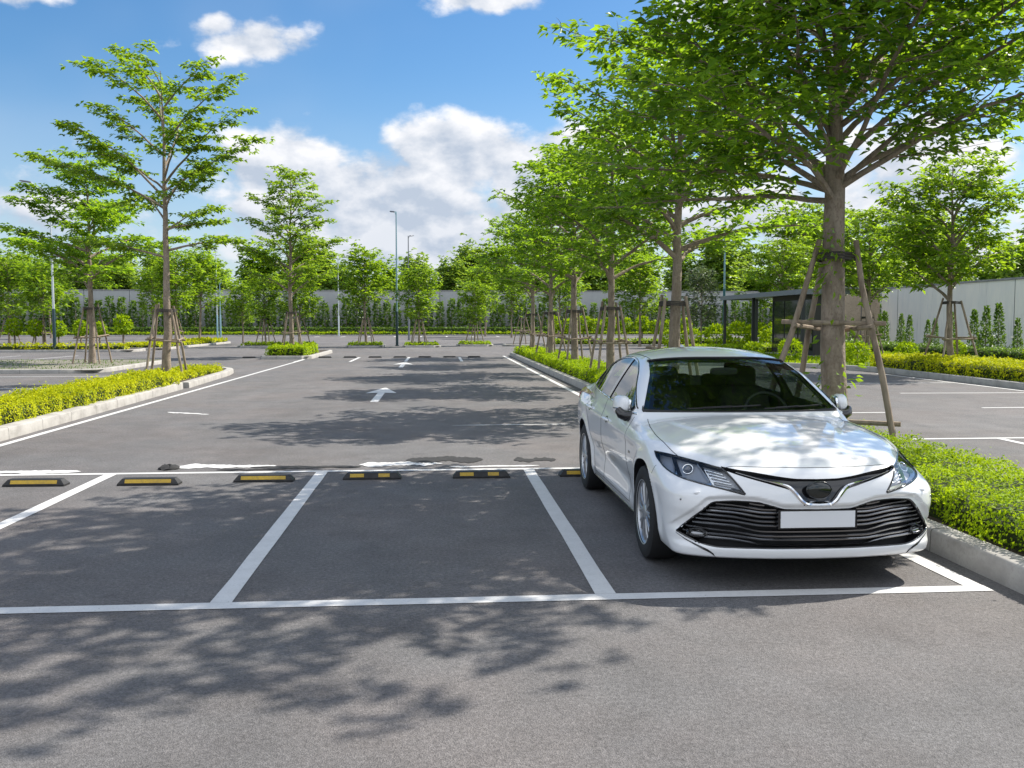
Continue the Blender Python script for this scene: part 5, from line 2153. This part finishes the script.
support(4.55, 10.45, .12, 'thick wooden support poles leaning on the big tree behind the car', [(172, .95), (112, .78), (58, .72), (-58, .82)], 2.42, 1.48,   .150, .036, low_bar=.45, gap=.03)
sl = ['wooden support around the first row tree behind the car roof', 'wooden support around the second row tree, left of the car roof', 'wooden support around the third row tree in the hedged island',
      'wooden support around the fourth row tree in the hedged island', 'wooden support around the last row tree at the far island end']
F4 = [(40, .85), (130, .85), (220, .85), (310, .85)]
for i, (y, x) in enumerate(((17.75, 4.5), (24.6, 4.55), (31.0, 4.53), (37.6, 4.52), (44.8, 4.5))):
    support(x, y, .15, sl[i], [(a + 9 * i, r * .82) for a, r in F4], 2.0, 1.0, .115, .034)
support(-7.65, 27.2, .12, 'wooden support around the tall tree at the end of the left hedge', [(a + 12, .72) for a, r in F4], 2.0, 1.05, .125, .036)
support(-13.3, 37.4, .12, 'wooden support around the dark spreading tree in the pale bed', [(a, .75) for a, r in F4], 2.2, 1.0, .115, .034)
support(-7.05, 46.2, .14, 'wooden support around the layered tree in the square hedge', [(a + 20, .7) for a, r in F4], 2.1, 1.05, .11, .034)
support(16.75, 29.6, .13, 'wooden support around the staked tree before the pale wall', [(a + 5, .95) for a, r in F4], 2.3, 1.05, .115, .036)
for i, (x, y, lab) in enumerate(((-4.9, 64.7, 'wooden support around the dense rounded far tree'), (-1.3, 64.6, 'wooden support around the tree right of the central lamp post'), (2.6, 66.8, 'wooden support around the lone tree on the far island'),
                                 (-11.7, 65.2, 'wooden support around the small tree left behind the layered tree'), (-9.4, 65.0, 'wooden support around the small tree right behind the layered tree'), (-23.2, 57.6, 'wooden support around the small tree behind the dark spreading tree'),
                                 (-30.3, 69.3, 'wooden support around the tree at the far left picture edge'), (-17.9, 66, 'wooden support around the tree in the yellow ground-cover bed'), (19.5, 41.5, 'wooden support around the tree between big trunk and staked tree'),
                                 (6.0, 66.6, 'empty wooden support frame on the far island beside the row end'))):
    support(x, y, .1, lab, [(a + 13 * i, .75) for a, r in F4], 1.9, .95, .08, .036)

# ------------------------------------------------------------------ wheel stops
M_RUB = principled('stop_rubber', (.014, .014, .015), rough=.6, var=[(12, (.035, .034, .033), .5, .75, (1, 1, 1))], bump=(60, .4, .004))
M_YEL = principled('yellow_reflector', (.44, .285, .02), rough=.4, var=[(14, (.30, .20, .03), .45, .7, (1, 1, 1)), (70, (.20, .14, .03), .55, .75, (1, 1, 1))])


def stop_body():
    mb = MB()
    L_, w, h, c = .312, .075, .070, .030
    base = [(-L_, -w, 0), (L_, -w, 0), (L_, w, 0), (-L_, w, 0)]
    mid = [(-L_, -w, .018), (L_, -w, .018), (L_, w, .018), (-L_, w, .018)]
    top = [(-L_ + .045, -w + c, h), (L_ - .045, -w + c, h), (L_ - .045, w - c, h), (-L_ + .045, w - c, h)]
    mb.add(base + mid + top, [(3, 2, 1, 0), (0, 1, 5, 4), (1, 2, 6, 5), (2, 3, 7, 6), (3, 0, 4, 7), (4, 5, 9, 8), (5, 6, 10, 9), (6, 7, 11, 10), (7, 4, 8, 11), (8, 9, 10, 11)])
    return mb.mesh('body', M_RUB)


STOP = stop_body()
_slope = math.atan2(.030, .052)


def reflector(x0, x1, s):
    """plate lying on one sloped face"""
    mb = MB()
    if True:
        for (a, b) in ((x0, x1),):
            z0, z1 = .026, .061
            ya, yb = .075 - (z0 - .018) * .030 / .052, .075 - (z1 - .018) * .030 / .052
            n = np.array([0, s * math.cos(_slope), math.sin(_slope)])
            q = np.array([(a, s * ya, z0), (b, s * ya, z0), (b, s * yb, z1), (a, s * yb, z1)])
            v = np.concatenate([q + n * .0005, q + n * .004])
            mb.add(v, [(4, 5, 6, 7), (0, 1, 5, 4), (1, 2, 6, 5), (2, 3, 7, 6), (3, 0, 4, 7), (3, 2, 1, 0)])
    return mb


def wheel_stop(x, y, label, full, group, rz=0.0, seed=0):
    root = thing('wheel_stop', label, 'wheel stop', (x, y, .001), rz, group)
    b_ = obj_mesh('body', STOP, root)
    runs = [] if full is None else [(-.235, .235)] if full else [(-.235, -.085), (.07, .19)]
    for (a, b) in runs:
        for s in (-1, 1):
            reflector(a, b, s).build('reflector', M_YEL, root, None, recalc=True)
    if full is False:
        for xx in (-.02, .215, -.262):
            mb = MB()
            mb.lathe([(.013, .0705), (.013, .0725), (0, .0725)], 10, 'z', (xx, 0, 0))
            mb.build('bolt_head', M_HEADLAMP, root)
    return root


for (x, y, lab, full, rz) in ((-4.18, 10.06, 'leftmost rubber wheel stop with one long yellow panel', True, -.03), (-3.02, 10.03, 'rubber wheel stop with one long yellow panel, just right of the leftmost bay line', True, -.015),
                              (-1.86, 10.15, 'rubber wheel stop with one long yellow panel, just left of the middle bay line', True, -.02), (-.72, 10.22, 'rubber wheel stop with two short yellow patches, just right of the middle bay line', False, -.01),
                              (.465, 10.22, 'rubber wheel stop with two short yellow patches, left of the car bay', False, -.01), (1.64, 10.24, 'rubber wheel stop with yellow patches half hidden behind the rear tyre', False, 0),
                              (2.95, 10.24, 'rubber wheel stop hidden behind the parked car', False, 0)):
    if x < 2.5:
        wheel_stop(x, y, lab, full, 'wheel stops of the front bays', rz)
for i, x in enumerate(np.arange(-8.9, 2.6, 1.18)):
    if not (-8.3 < x < -5.7):
        wheel_stop(x, 45.2, 'dark wheel stop in the far row at the end of the lane', None, 'wheel stops of the far row')
# lump of cold tar left by the bay line
lump = MB()
v, f_ = superell((0, 0, .012), (.115, .13, .035), (1.0, .9), 20, 10)
v += np.random.default_rng(4).normal(0, .006, v.shape)
lump.add(v, f_)
tag(lump.build('tar_lump', M_TAR, None, 60, (-3.12, 11.10, .0)), 'black lump of cold tar beside the white paint smear behind the bays', 'tar lump')
